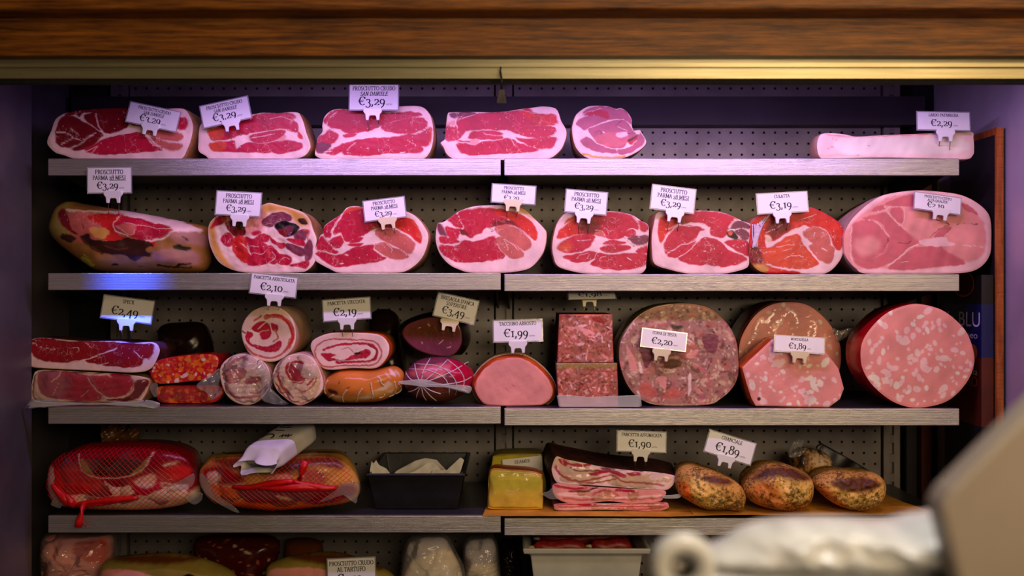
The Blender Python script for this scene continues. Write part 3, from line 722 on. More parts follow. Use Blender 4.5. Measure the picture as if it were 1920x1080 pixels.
cut('cured_ham', 'ragged ham end with a dark bone hollow, next to the ham leg', 'ham', (385, 370, .13889),
 '40,520 50,360 150,250 300,200 560,150 740,110 860,75 1000,105 1180,150 1330,210 1410,300 1450,420 1500,560 1480,700 1480,850 1380,970 1250,1000 900,1010 560,1005 350,960 180,860 80,690',
 'w', ['''
 y~4: 45,420 60,350 150,260 140,420 160,600 300,850 420,960 250,900 110,720
 y~6: 760,110 900,80 1180,150 1340,230 1420,340 1300,400 1200,320 1080,200 900,200 750,280
 f~5: 300,230 720,150 800,260 780,420 620,500 420,480 320,420
 m: 90,370 160,270 270,250 270,320 180,370 80,420
 d: 270,350 330,320 430,340 500,340 540,470 480,520 400,520 330,460
 b~3: 410,340 520,340 510,420 430,430
 m: 215,530 300,470 370,530 390,590 320,660 230,600
 r: 400,540 520,525 560,640 620,760 560,880 460,830 390,740 360,650
 m: 540,530 640,560 720,520 760,590 830,640 900,650 1000,760 1000,830 930,890 860,880 700,910 570,890 600,780 620,740
 m: 720,500 850,500 860,560 800,600 740,560
 m: 870,510 960,600 1060,610 1080,650 1030,690 960,640 900,600
 m: 1010,760 1140,790 1170,840 1120,900 980,880
 u: 1085,640 1140,620 1330,690 1340,770 1260,780 1140,710
 u: 1340,680 1400,560 1450,650 1430,800 1370,850 1345,780
 m: 1140,910 1280,870 1400,855 1360,950 1280,930
 u: 760,320 900,220 1040,200 1160,260 1140,310 1000,310 900,390 800,370
 m~2: 620,470 720,440 750,480 640,510
 k: 930,390 980,330 1080,310 1240,370 1260,430 1200,500 1100,530 1020,500 960,440
 u: 1080,400 1150,380 1180,430 1130,500
 d: 980,440 1060,430 1100,520 1020,490
 u: 1200,510 1300,430 1390,450 1340,570 1240,570
 m: 1100,560 1300,570 1340,650 1200,620
 e/22: 870,500 1000,560 1060,570
 o/18: 1320,440 1400,450 1380,560
 b: 1250,290 1330,280 1380,360 1300,360
 w/12: 480,620 560,680 620,770 560,640
 w/9: 640,740 760,760 820,720
 w/8: 600,650 720,660
 w/9: 860,880 940,800 900,720
 w/8: 1000,880 1060,800 1150,830
 e/9: 640,920 860,930 1080,930''' ], 2, Y=.03, depth=.24, N=240, M=64, center=(760, 560), relief=.0014, group='cut parma hams', prof=[(0, 1), (.01, 1.0), (.08, 1.0), (.17, .97), (.22, .85), (.24, .6)])
cut('cured_ham', 'cut ham with ivory-clipped tilted card, third on the second shelf', 'ham', (580, 375, .13423),
 '30,770 95,640 150,495 195,460 210,360 330,270 450,190 520,110 640,85 800,110 1000,120 1200,130 1370,165 1500,240 1600,360 1660,490 1640,640 1570,800 1450,920 1300,995 1050,1008 700,1008 420,1004 280,950 100,850',
 'w', ['''
 m: 195,450 210,370 330,280 440,200 330,380 300,430 300,510 230,515
 m: 340,470 350,400 440,260 520,170 700,120 1000,140 1230,190 1280,300 1060,330 920,380 800,460 640,540 540,570 490,560 440,450
 o: 460,190 540,115 660,95 740,105 520,170
 m: 270,580 440,490 480,570 430,650 370,665
 m: 100,640 160,500 240,550 350,670 410,720 340,745 220,700 110,690
 m: 90,730 180,715 340,770 480,740 600,670 760,640 890,625 900,690 1000,770 1070,800 950,850 700,880 400,925 250,870 160,800
 p: 920,430 1080,395 1250,440 1460,580 1450,700 1390,740 1250,660 1100,590 1000,540
 p: 910,640 980,595 1080,600 1160,650 1300,700 1390,780 1260,825 1120,790 980,720
 r: 1200,260 1380,250 1480,320 1560,470 1570,550 1540,600 1420,500 1270,410 1150,370 1060,350
 o/24: 1440,290 1520,400 1565,540
 m~2: 800,370 900,310 1060,330 1180,400 900,400
 m: 560,590 640,540 750,520 700,570
 m: 540,615 640,600 750,600 690,640 600,640
 w/12: 210,530 340,660 420,715
 e/10: 90,700 200,700 330,750 430,740
 w/10: 300,450 360,330 440,230
 e/12: 440,450 490,590 540,610
 w/8: 930,400 1080,395 1280,440 1460,560
 w/7: 1080,600 1160,680 1130,700
 w/7: 1160,650 1260,680 1370,760
 h/16: 500,755 530,765
 h/16: 435,885 470,878
 h/10: 240,430 245,445''' ], 2, depth=.22, group='cut parma hams')
cut('cured_ham', 'broad crimson cut ham at the centre gap of the second shelf', 'ham', (810, 375, .13423),
 '55,570 60,420 85,320 150,310 230,260 370,160 560,95 760,75 1000,75 1250,110 1430,260 1560,390 1598,470 1580,640 1520,780 1380,930 1200,985 950,1006 560,1006 380,960 230,880 110,740',
 'w', ['''
 m: 225,270 340,180 430,360 400,385 310,360 260,310
 m: 370,170 560,130 800,115 1050,155 1250,210 1400,320 1470,440 1460,530 1430,555 1330,460 1180,370 1040,335 880,370 760,380 680,450 520,520 440,430 450,370
 r: 860,125 1050,150 1250,210 1400,320 1470,440 1460,530 1430,550 1340,460 1180,320 950,220
 d~4: 820,350 900,280 1100,280 1180,350 1030,335 900,365
 p: 880,390 1030,345 1150,360 1280,450 1370,540 1375,640 1300,700 1200,640 1060,560 940,480
 p: 890,540 950,515 1050,560 1200,660 1280,740 1250,795 1100,800 1000,720 920,620
 m: 100,640 200,620 350,635 420,565 600,575 780,525 850,500 890,540 900,620 960,700 1020,770 950,815 700,850 400,860 260,820 150,740
 m: 180,370 300,380 400,400 380,480 340,540 270,545 220,480
 u~2: 80,330 130,330 190,440 220,500 120,490 80,430
 m: 110,510 250,530 400,580 330,600 130,590
 w/16: 80,600 250,620 340,620 400,575
 w/8: 350,180 400,290 450,380
 w: 170,320 230,290 320,370 390,390 300,385 200,350
 d: 400,420 460,430 500,480 420,480
 w/9: 390,440 420,500 520,520
 n/9: 780,380 860,420 820,440
 w/9: 1080,355 1180,380 1300,480 1400,550
 w/9: 1010,545 1060,660 1050,700
 w/9: 1020,545 1110,600 1200,690
 e/14: 100,560 60,580 70,620
 e/12: 400,140 600,115 780,85
 d/6: 430,130 560,120 700,95
 h/14: 1060,275 1080,280
 y~3: 1180,110 1270,110 1430,260 1400,260 1280,180''' ], 2, depth=.22, group='cut parma hams')
cut('cured_ham', 'cut ham with thick pale left rim just right of the shelf gap', 'ham', (1030, 380, .12962),
 '45,600 80,400 130,270 230,155 380,130 640,150 830,125 1000,135 1200,180 1330,260 1420,310 1440,400 1430,560 1415,700 1400,880 1390,950 1300,1015 1000,1020 600,1015 380,990 130,910 60,760',
 'w', ['''
 o: 220,300 300,220 420,190 380,230 290,270
 r: 115,500 150,400 260,310 380,240 560,220 700,190 700,400 560,440 400,450 220,500 130,515
 m: 400,230 640,180 830,140 1000,145 1200,190 1280,290 1290,380 1200,360 1110,400 1090,480 1000,520 880,520 820,490 740,440 600,460 480,440
 d~5: 440,250 620,260 740,330 700,430 560,440 450,400
 p: 650,440 760,430 810,490 720,480
 m: 120,630 220,540 380,470 500,460 660,480 630,560 560,640 440,700 280,720 160,680
 o~5: 120,630 260,560 330,620 260,710 160,680
 m: 200,770 380,740 560,700 680,710 660,790 560,830 420,855 300,830
 m: 700,720 800,735 900,750 1100,725 1400,745 1395,880 1200,945 1000,960 800,940 600,880 660,820
 m: 740,660 840,610 1000,600 1180,640 1080,690 900,715 780,700
 m: 780,590 880,540 1000,550 1110,580 960,590
 m: 1100,420 1200,385 1250,420 1220,480 1110,480
 u: 1130,510 1240,480 1420,475 1425,560 1330,600 1240,590 1180,540
 m: 1260,690 1400,610 1410,720 1300,715
 m: 1290,260 1400,300 1430,380 1350,420
 w/12: 1200,190 1280,290 1300,390
 w/8: 660,400 760,410 820,480
 k/8: 1070,480 1140,560 1220,600
 e/16: 1110,580 1200,610 1330,640 1420,590
 k/7: 1210,620 1350,640
 w/9: 680,720 640,820
 w/7: 400,800 450,750 560,720
 w/7: 540,800 580,740
 w/8: 740,830 740,790 820,770
 h/14: 1130,790 1190,820
 h/12: 1020,910 1040,912
 w/7: 400,540 540,540 600,530''' ], 2, depth=.22, group='cut parma hams')
cut('cured_ham', 'cut ham with branching white seams, left of the one in netting', 'ham', (1210, 380, .12962),
 '95,480 130,280 170,150 300,115 560,120 800,115 1050,130 1230,180 1400,260 1520,310 1520,420 1500,560 1490,700 1490,910 1300,990 1050,1025 800,1022 600,1015 350,960 140,880 100,700',
 'w', ['''
 r: 215,220 330,180 560,170 600,260 500,330 400,380 300,460 250,550 225,580 185,480 190,350
 m: 500,190 700,130 1000,135 1240,190 1290,230 1200,340 1170,470 1060,500 940,450 930,360 860,310 700,280 480,300
 d~6: 420,250 560,230 600,290 500,320
 m: 270,620 330,480 420,370 540,330 700,350 800,410 770,480 640,560 480,620 380,680 300,740
 m: 600,330 740,340 850,390 790,410
 m: 320,750 430,650 600,590 740,540 600,700 480,780 400,785
 m: 480,790 600,700 760,560 860,500 960,510 1080,560 1200,680 1350,740 1460,790 1440,840 1250,905 1100,920 900,890 700,890 560,850
 m: 1140,570 1300,530 1470,560 1490,640 1490,770 1400,740 1200,620
 u: 1240,340 1340,260 1510,320 1500,370 1350,360 1250,380
 u: 1300,400 1400,385 1490,430 1490,520 1400,520 1330,440
 k: 1175,420 1260,400 1310,430 1340,520 1230,510 1180,470
 o: 1205,420 1260,425 1240,470 1210,460
 k/9: 1200,350 1210,380 1300,375
 k/8: 1340,510 1490,555
 e/16: 1230,340 1300,230
 o/22: 1290,210 1330,240
 w/16: 300,380 400,350 500,310
 w/16: 265,570 330,460 440,350 520,325 640,345
 w/9: 640,340 820,330 860,400
 w/9: 640,290 840,300 920,370
 w: 790,410 850,400 940,350 930,420 940,480 820,510 760,560 740,530
 w/14: 780,530 640,580 480,630 320,740
 w/12: 770,550 640,680 480,785
 w/12: 900,480 1060,520 1130,530
 w/20: 1090,530 1180,620 1300,690 1470,780
 w/7: 860,510 940,620 940,700
 w/6: 950,670 1010,660
 h/16: 855,705 875,700
 h/10: 565,570 575,575
 w/7: 1240,610 1350,640 1480,590''' ], 2, depth=.22, group='cut parma hams')
cul, SCU = cut('cured_ham', 'orange-red ham partly in white netting, beside the cooked ham', 'ham', (1395, 375, .13889),
 '75,520 80,380 130,270 260,190 450,150 700,120 870,100 960,115 1150,210 1280,300 1345,430 1355,600 1330,740 1250,880 1110,985 900,998 600,985 330,985 170,930 85,780',
 'r', ['''
 o~5: 240,720 420,600 560,500 700,460 780,520 840,650 940,770 1010,830 960,900 800,940 600,930 400,900 260,830
 r~5: 700,150 960,130 1150,230 1280,330 1340,470 1330,620 1270,670 1210,600 1170,450 1080,370 900,350 800,330 640,300
 d~6: 270,400 400,260 560,260 640,330 600,420 430,520 380,540 340,470
 w: 300,500 380,560 500,500 620,420 760,360 830,340 880,370 980,360 1080,390 1160,480 1190,570 1220,640 1240,670 1300,670 1350,600 1340,740 1250,880 1110,985 900,998 780,985 720,960 560,940 420,910 330,880 300,850 420,890 620,925 780,935 900,915 990,880 1010,830 930,760 860,660 800,580 770,500 740,460 690,455 560,500 480,560 330,640 290,600
 p: 800,430 900,375 1000,375 1110,430 1160,520 1170,610 1210,640 1220,720 1180,830 1120,850 1000,790 920,700 880,630 930,590 880,550 830,500
 e: 280,480 340,475 380,540 310,560
 w/12: 950,430 950,520
 w/8: 1050,430 1080,460 1040,500
 w/14: 1050,650 1130,690
 w/8: 630,730 680,715
 e/7: 560,560 620,540
 w/6: 440,640 560,610 690,600
 w/6: 250,720 340,700 430,700
 w/6: 520,690 640,660
 w/8: 560,780 660,750 800,760
 w/8: 780,260 960,200
 w/8: 300,440 480,360 520,320
 y~4: 90,860 260,860 330,930 250,985 150,930
 d~4: 80,640 200,620 250,760 260,850 100,850''' ], 2, depth=.22, group=None)
# white netting at its left flank
for i in range(11):
    y0 = 225 + i * 34 if i < 6 else 400 + (i - 6) * 45
    pts = f'{380 - i * 28},{165 + i * 22} {250 - i * 14},{330 + i * 14} {150 - i * 5},{620 + i * 4}' if i < 8 else f'{110 + (i - 8) * 30},{330} {110 + (i - 8) * 34},{480} {130 + (i - 8) * 22},{640}'
    P = crop(1395, 375, .13889)(parse(pts)); X, Z = SCU.xz(resample(P, 14, True, False)); Yv = np.full(14, .027)
    mk('netting_band', *tube(np.stack([X, Yv, Z], 1), .0014 + .0012 * (i % 2), 5), STRW, cul, True)
cut('cooked_ham', 'big pale pink cooked ham at the right end of the second shelf', 'ham', (1575, 345, .16667),
 '45,620 60,540 120,420 220,310 340,210 480,130 700,85 920,72 1200,95 1380,130 1540,210 1660,320 1700,440 1705,640 1690,800 1600,930 1450,1000 1150,1020 800,1022 300,1018 180,960 90,860 50,760',
 'c', ['''
 l~3: 60,540 120,420 220,310 340,210 480,130 700,85 920,72 1200,95 1380,130 1540,210 1660,320 1700,440 1705,640 1690,800 1600,930 1450,1000 1150,1020 800,1022 300,1018 200,970 560,960 560,970 800,980 1200,940 1400,890 1600,800 1640,560 1560,360 1350,200 900,110 700,120 500,170 300,300 140,440
 q: 130,480 300,405 440,460 540,590 530,700 480,780 330,850 200,860 130,800
 c~8: 180,640 330,600 440,640 420,760 280,820 180,760
 q~2: 530,600 600,540 680,480 780,560 900,620 860,700 760,750 600,880 400,960 250,950 150,860 330,850 480,790 540,700
 q: 250,390 460,330 540,340 640,440 660,520 600,590 540,570 440,430
 q: 340,320 400,260 490,240 500,280 430,310
 q: 510,220 700,140 850,130 860,250 700,255 560,250
 q: 560,310 640,255 700,290 720,400 690,450 620,400
 q: 920,115 1100,120 1250,155 1000,150
 q: 1360,210 1480,260 1555,350 1400,290
 c~4: 720,300 860,260 1100,360 1200,460 1100,540 1000,620 880,640 780,560 740,480
 q: 640,640 720,570 800,620 800,650 700,670
 c~3: 1250,340 1400,330 1560,400 1630,460 1400,450 1270,450
 q: 1060,600 1130,510 1260,480 1190,560 1120,610
 c: 1190,570 1300,480 1450,465 1600,490 1640,570 1620,690 1450,700 1280,690 1200,640
 q: 830,720 1000,710 1250,710 1400,880 1370,920 1100,940 800,975 560,970 570,920 780,760
 c~3: 1150,720 1450,705 1620,730 1580,830 1450,885 1330,830
 w/14: 130,480 120,700 140,880 210,950
 w/12: 500,250 540,330 620,420 740,520
 w/9: 720,270 720,400 700,470
 w/8: 350,320 500,300 560,260 700,260
 w/9: 260,400 400,430 500,540 560,610
 w/16: 880,690 780,730 650,850 540,930
 l: 880,650 1020,620 1180,600 1220,650 1300,690 1160,710 960,700
 k/6: 1010,610 1120,510 1230,465
 k/6: 660,665 740,675 800,650
 k/5: 1160,590 1250,500
 k/4: 1300,455 1450,448 1580,462
 k/5: 500,720 535,650 530,610
 k/4: 1110,380 1130,410
 w/8: 1270,690 1500,705 1640,720
 w/7: 690,890 770,875''' ], 2, Y=.02, depth=.24, mat=MEATP, rind=RINDP, N=240, M=60, prof=[(0, 1), (.006, 1.0), (.1, .99), (.2, .94), (.24, .75)])
# ------------------------------------------------------------------ third tier
A1 = (40, 600, .16667)
low, S1 = cut('speck_slab', 'vacuum-packed pink speck slab lying under the other speck', 'speck', A1,
 '105,850 130,640 200,565 500,572 850,592 1200,612 1420,655 1430,740 1370,860 1280,918 900,926 300,918 150,895', 'w', ['''
 v: 180,640 220,580 440,575 620,590 740,620 860,620 960,620 1020,650 1240,650 1260,720 1230,800 1120,850 1000,860 920,830 900,880 700,895 500,880 280,850 200,770
 m~9: 460,580 720,620 800,700 900,820 860,890 640,890 480,860 560,700
 m: 1000,610 1100,605 1230,630 1180,680 1060,650
 m~3: 800,640 960,630 1240,680 1250,760 1150,840 1000,850 880,780
 d: 1290,680 1420,670 1430,720 1340,840 1200,890 960,880 1160,860 1260,790
 w/13: 440,575 420,630 340,690
 w/12: 750,640 800,730 910,830
 w/12: 910,840 1040,865 1180,830 1250,740
 w/9: 910,840 900,880
 e/24: 200,900 700,905 1200,905 1340,860 1420,740
 w/6: 420,700 350,840
 w/6: 680,840 760,780''' ], 3, Y=.05, depth=.16, rind=RIND, mat=MEATW)
shell(S1, low, .018, 8, FILM, grow=1.03)
sheet('film_flap', '30,1000 70,940 130,885 210,905 500,925 1000,945 1350,925 1430,900 1570,945 1490,1000 1330,945 900,955 400,955 130,962 70,985', -.006, FILMW, low, A1, wave=.002)
cut('speck_slab', 'dark crusted speck slab with thick white fat, upper of the two', 'speck', A1,
 '40,450 55,330 90,240 200,200 400,215 700,238 1080,238 1250,258 1480,252 1550,315 1540,400 1450,550 1260,592 900,575 500,556 150,535 60,490', 'w', ['''
 s: 65,320 100,240 220,205 420,230 700,240 1060,255 1060,310 900,380 720,440 600,470 470,475 300,465 170,430 120,370
 s: 725,450 850,400 1060,340 1090,270 1250,260 1380,280 1490,290 1450,430 1380,440 1340,510 1200,530 1000,515 900,500 760,475
 d/26: 100,235 300,215 600,240
 d/26: 1090,260 1300,275 1480,280
 w/13: 1055,325 900,380 740,440 540,475
 w/9: 130,260 230,310 380,335
 w/9: 580,320 640,310 650,350
 w/8: 720,250 790,310
 w/9: 1270,350 1360,430 1440,435
 e/20: 380,205 480,230 680,230
 w/7: 900,500 980,480''' ], None, Y=.045, depth=.15, rind=RINDD, prof=[(0, 1), (.01, 1.0), (.06, 1.02), (.12, .98), (.15, .85)])
A2 = (270, 560, .20372)
lo2, S2 = cut('salami', 'packed lower half of spicy salami with orange fat flecks', 'salami', A2, '118,900 130,812 400,800 690,805 730,865 640,970 400,978 160,968', 'r',
 [spots(90, 1.4, 4.4, 'xaoxom', 5, crop(*A2)(parse('118,900 130,812 400,800 690,805 730,865 640,970 400,978 160,968')), 1.8)], 3, Y=.06, depth=.12, rind=RINDR, mat=ROUGHM, N=220)
shell(S2, lo2, .014, 8, FILM, grow=1.06)
sheet('film_flap', '480,800 620,690 700,650 690,800 720,860 640,930 560,860', .035, FILMH, lo2, A2, wave=.006, freq=.15)
sheet('film_flap', '50,820 110,770 130,880 90,905', .05, FILMH, lo2, A2, wave=.004)
RG = '60,680 100,590 200,548 400,522 600,512 680,545 668,640 600,735 400,765 150,785 80,745'
sal, S2b = cut('salami', 'bright orange-red half salami with fat flecks, uncovered', 'salami', A2, RG, 'r',
 [spots(170, 1.4, 4.8, 'xxaowxom', 8, crop(*A2)(parse(RG)), 1.8)], None, Y=.05, depth=.16, rind=RINDR, mat=ROUGHM, N=260, M=56)
mk('casing_knot', *tube([W(286, 698, .055), W(279, 696, .052)], [.005, .0015], 7), RINDR, sal, True)
def roll(label, out, ops, row, Y, depth, dx=0, **kw): return cut('rolled_pancetta', label, 'pancetta', A2, out, 'w', [ops], row, Y=Y, depth=depth, rind=RINDP, mat=MEATW, dx=dx, prof=[(0, 1), (.006, 1.01), (.03, 1.02), (depth * .8, 1.0), (depth * .95, .9), (depth, .6)], **kw)
ra, Sa = roll('film-wrapped pancetta roll beside the salami, left of the two small rolls', '695,690 730,590 820,525 930,512 1060,560 1140,640 1165,760 1120,880 1020,970 920,985 820,950 740,860', '''
 p/34: 740,690 800,600 900,545 950,560
 d: 745,730 760,660 850,610 840,680 800,720 810,780 770,770
 p: 750,700 800,660 900,640 940,690 880,760 800,780
 m: 930,750 1060,720 1070,760 960,790
 p/26: 750,810 820,900 900,920 1060,905
 m/16: 780,860 830,910
 m/16: 980,875 1060,870 1130,800
 e/12: 720,640 700,740 740,840''', 3, .035, .17)
shell(Sa, ra, .02, 6, FILMH, grow=1.03, wr=.006, fr_=.16)
sheet('film_flap', '1060,560 1130,640 1180,760 1170,860 1330,970 1200,970 1080,920 1080,800 1040,640', .018, FILMH, ra, A2, wave=.008, freq=.12)
rb, Sb = roll('film-wrapped pancetta roll under the flat roll, right of the two small rolls', '1185,710 1230,600 1330,525 1450,508 1560,560 1630,700 1640,850 1540,960 1410,1000 1260,900 1200,810', '''
 m: 1300,640 1340,590 1450,580 1460,640 1440,700 1480,760 1400,770 1330,740
 p/20: 1230,720 1270,840 1340,890 1370,930
 m/16: 1235,700 1260,800 1330,880
 p/16: 1390,840 1480,870 1560,800 1590,740
 m/20: 1500,810 1560,750
 m/12: 1370,780 1460,790 1480,740
 p/14: 1220,800 1300,920 1440,980 1560,940
 e/14: 1250,600 1340,540 1470,550
 w/8: 1340,600 1330,680 1360,740''', 3, .03, .17)
shell(Sb, rb, .02, 6, FILM, grow=1.03, wr=.006, fr_=.16)
sheet('film_flap', '1360,595 1450,600 1540,650 1590,720 1480,700 1400,640', .006, FILMH, rb, A2, wave=.004, freq=.2)
big, Sc = roll('big rolled pancetta with a spiral of lean and fat, topmost of the rolls', '897,330 920,210 1000,115 1120,70 1250,85 1350,165 1395,290 1385,420 1310,520 1190,580 1060,560 950,480', '''
 p/44: 1120,170 1230,160 1330,220 1370,330 1330,440
 r/20: 1130,150 1260,165 1350,270 1365,380 1310,460
 p/22: 1350,430 1250,520 1130,545 1000,500 930,430
 m: 990,270 1080,210 1130,220 1170,290 1150,360 1090,370 1060,320
 m: 950,300 1000,330 970,380 1000,420 1100,440 1180,430 1250,390 1260,440 1200,490 1100,480 1000,440 940,380
 m: 1160,230 1220,240 1230,290 1190,290
 w/12: 1050,280 1120,220 1160,230 1180,330
 h/16: 950,290 1010,310 1060,320
 e/8: 1060,310 1150,285
 p/20: 1015,200 1075,165
 d/12: 905,300 930,310
 p/18: 1210,290 1230,360 1190,390
 e/14: 910,400 960,500 1080,570 1200,575''', None, .04, .22, 0, N=240, M=56)
A3 = (570, 600, .16667)
wh, Sw = pillow('stitched_pancetta', 'whole orange pancetta sewn shut with twine', 'pancetta', A3,
 '205,800 235,690 350,590 500,555 800,555 1000,515 1095,560 1130,640 1115,760 1060,850 900,950 700,978 400,978 290,920 225,860', 'a', ['''
 y~4: 300,880 450,900 700,850 900,760 1000,690 1060,760 1000,850 800,900 600,930 400,940
 a~8: 300,640 700,580 1000,560 1050,650 800,780 500,800 300,780
 e~2: 820,800 900,760 980,690 1010,740 920,800
 e~2: 650,900 720,870 790,870 760,910
 e~2: 950,820 1030,790 1010,850
 e~2: 330,880 400,860 460,880 380,900
 w~2: 980,540 1040,580 1050,640 1000,590
 w~2: 940,590 980,620 1000,660
 w~2: 860,610 890,640 900,710
 w~2: 1040,560 1080,600 1090,640
 n~2: 300,790 400,800 420,850 330,840
 n/12: 520,770 560,755
 u/10: 440,680 435,720
 n/10: 900,680 920,720''' ], 3, Yp=.075, D=.055, D2=.09, e=2.6, mat=GLOSS, lump=.003)
strings(Sw, ['300,680 265,740 260,830 275,850', '205,775 235,795 265,800', '530,790 490,840 470,900 470,960', '700,770 650,850 630,920 600,960', '790,700 800,780 810,860 790,910', '930,850 920,880 870,900', '1040,690 1050,780 1030,860 970,890', '1080,730 1100,790 1080,840 1040,860', '880,640 900,700 930,740', '290,910 330,880 370,860'], .0017, wh, 'twine', STRING, A3)
cut('flat_rolled_pancetta', 'flat oval rolled pancetta with orange rind lying on the stitched one', 'pancetta', A3,
 '75,290 120,215 280,152 500,142 830,165 945,260 950,380 880,490 780,545 550,542 330,560 220,545 150,470 100,380', 'w', ['''
 p/20: 130,330 160,280 280,220 520,220 760,235 850,300 870,390 820,480 700,510 400,515 260,530 180,490 130,400 120,340
 m/30: 220,335 340,290 480,270 720,270 810,320 820,400 760,460 600,470 370,475
 d/16: 720,275 800,330 810,400 750,460
 m: 200,380 360,380 300,420 380,450 280,460 220,420
 m: 550,400 640,350 700,330 750,370 700,420 600,430 480,450 400,400
 k: 560,370 630,365 640,385 580,392
 w: 280,350 430,330 530,310 560,370 500,420 430,450 350,440 380,390 240,370
 p/12: 420,330 500,315 555,360
 h/16: 600,355 740,310 780,370 720,440 620,440
 d/10: 640,390 700,360 730,380
 b/6: 260,450 350,455 480,450
 w/10: 240,335 480,330''' ], None, Y=.045, depth=.17, rind=RINDO, mat=MEATW, N=220, prof=[(0, 1), (.008, 1.02), (.03, 1.03), (.13, 1.0), (.17, .7)])
A4 = (740, 545, .21302)
nb, Sn = pillow('netted_bresaola', 'whole purple bresaola in white string netting', 'bresaola', A4,
 '75,830 100,720 190,625 320,582 470,585 600,635 690,720 685,850 600,940 480,1000 330,1012 180,965 110,900', 'u', ['''
 m~6: 500,600 640,650 700,740 640,860 560,800 480,680
 n~8: 120,860 300,830 600,860 560,960 330,1000 160,950
 q~5: 150,720 300,650 500,640 440,740 250,760
 l~2: 230,790 290,780 300,830 240,840''' ], 3, Yp=.085, D=.06, D2=.08, e=2.4, mat=GLOSS, lump=.003)
strings(Sn, ['255,810 215,740 185,640', '255,810 270,700 320,590', '255,810 360,720 470,605', '255,810 440,740 650,630', '255,810 400,825 600,800 700,750', '255,810 160,780 100,720', '255,830 190,880 120,910', '255,830 220,900 195,970', '255,830 265,920 290,985', '255,830 320,920 380,985', '255,830 340,880 420,910',
 '140,690 300,690 440,750 490,840 490,930', '200,640 380,650 500,720 560,830 540,930', '470,600 570,680 620,780 600,900'], .0012, nb, 'net_string', STRW, A4)
sheet('net_tie', '20,800 120,790 250,780 420,820 600,830 680,850 650,910 600,860 400,850 250,845 120,830 40,820', .006, FILMW, nb, A4, wave=.003)
cut('bresaola_half', 'plastic-wrapped half bresaola with smooth brown-violet cut face', 'bresaola', A4,  # brown upper part is the overhanging shelf's shade, put into the colour
 '70,370 120,295 280,240 450,232 560,290 592,420 560,520 480,575 330,565 200,520 110,450', (112, 50, 66), ['''
 n~14: 120,330 300,250 540,300 560,400 300,420 120,400
 l/5: 210,330 230,328
 l/4: 290,290 310,310
 l/5: 240,450 245,470
 l/5: 390,470 430,435
 l/5: 460,500 495,490''' ], None, Y=.075, depth=.17, mat=GLOSS, rind=DARKP, body='dark_wrap', prof=[(0, 1), (.006, 1.03), (.05, 1.22), (.12, 1.24), (.17, .8)])
for lab, o, Yq in (('dark vacuum-packed speck behind the uncovered speck slab', '296,745 298,650 302,612 340,604 380,606 396,632 402,680 402,740', .27), ('dark packed meat behind the flat rolled pancetta', '688,742 690,640 694,592 718,579 744,590 754,630 758,742', .29)):
    pillow('packed_meat', lab, 'packed meat', (0, 0, 1), o, (30, 15, 13), [], 3, Yp=Yq, D=.05, D2=.05, e=3, mat=GLOSS, N=100, M=24)
A5 = (740, 520, .2593)
tk, St = cut('turkey_loaf', 'roast turkey loaf with smooth pink cut face and orange skin', 'turkey', A5, '578,800 592,740 640,670 720,608 820,582 920,586 1020,640 1100,720 1140,800 1132,870 1080,920 1000,932 700,932 620,890', 'c', ['''
 q/6: 850,786 870,790
 q/4: 800,800 830,830
 o/10: 580,800 592,740 640,670 720,608 820,582 920,586 1020,640 1100,720 1140,800''' ], 3, Y=.045, depth=.2, mat=MEATP, rind=RINDO, body='skin', prof=[(0, 1), (.010, 1.05), (.03, 1.10), (.15, 1.10), (.2, .85)])
for q in (.035, .075):
    X, Z = St.xz(St.O); cz = (St.z1 + St.base) / 2; X2 = St.xc + (X - X.mean()) * 1.105 + (X.mean() - St.xc); Z2 = np.maximum(cz + (Z - cz) * 1.105, St.base)
    mk('net_cord', *tube(np.stack([X2, np.full(len(X2), St.Y + q), Z2], 1), .0012), STRING, tk, True)
A6 = (1020, 575, .18519)
def brawn_ops(poly, seed): 
    r = crop(*A6)(parse(poly)); return [spots(260, 1.2, 4.5, 'ttpjpf', seed, r, 3.0, 1.0, .75), spots(200, .8, 2.0, 'dnsb', seed + 1, r, 2.6, .7, .75), spots(60, 1.0, 3.0, 'fcl', seed + 2, r, 3.4, .8, .85)]
pl = '125,572 740,572 750,900 750,1010 150,1010 140,800'
lb, Sl = cut('brawn_block', 'lower brown brawn block in clear packaging', 'brawn', A6, pl, 't', brawn_ops(pl, 21) + ['g~6: 150,578 740,578 740,610 150,620', 'f~4: 150,930 750,930 750,1010 150,1010'], 3, Y=.03, depth=.2, smooth=False, mat=ROUGHM, rind=RINDD, N=260, M=56, prof=[(0, 1), (.003, 1.0), (.2, 1.0)])
shell(Sl, lb, .010, 12, FILM, grow=1.03, wr=.002)
sheet('film_tray_edge', '130,900 260,895 450,915 740,903 980,895 990,1015 740,1015 150,1015', .012, FILMW, lb, A6, wave=.001, smooth=False)
pt = '155,78 690,78 705,563 135,563'
cut('brawn_block', 'upper reddish marbled brawn block standing uncovered', 'brawn', A6, pt, 't', brawn_ops(pt, 31) + ['s: 490,110 560,105 640,140 600,165 520,150', 's: 195,90 265,95 250,112', 'u~2: 310,120 360,130 340,155', 'f: 220,205 380,205 520,270 480,280 300,225', 'f: 440,325 530,330 500,350', 'x/12: 300,84 690,84'], Sl.z1 + .0005, Y=.035, depth=.18, smooth=False, mat=ROUGHM, rind=RINDD, N=260, M=60, prof=[(0, 1), (.003, 1.0), (.18, 1.0)])
A7 = (1140, 530, .25)
cp = '85,500 110,400 200,270 330,190 480,160 640,160 780,200 890,300 950,400 975,520 975,680 930,780 840,860 740,900 400,905 250,860 150,760 95,620'
rg = crop(*A7)(parse(cp))
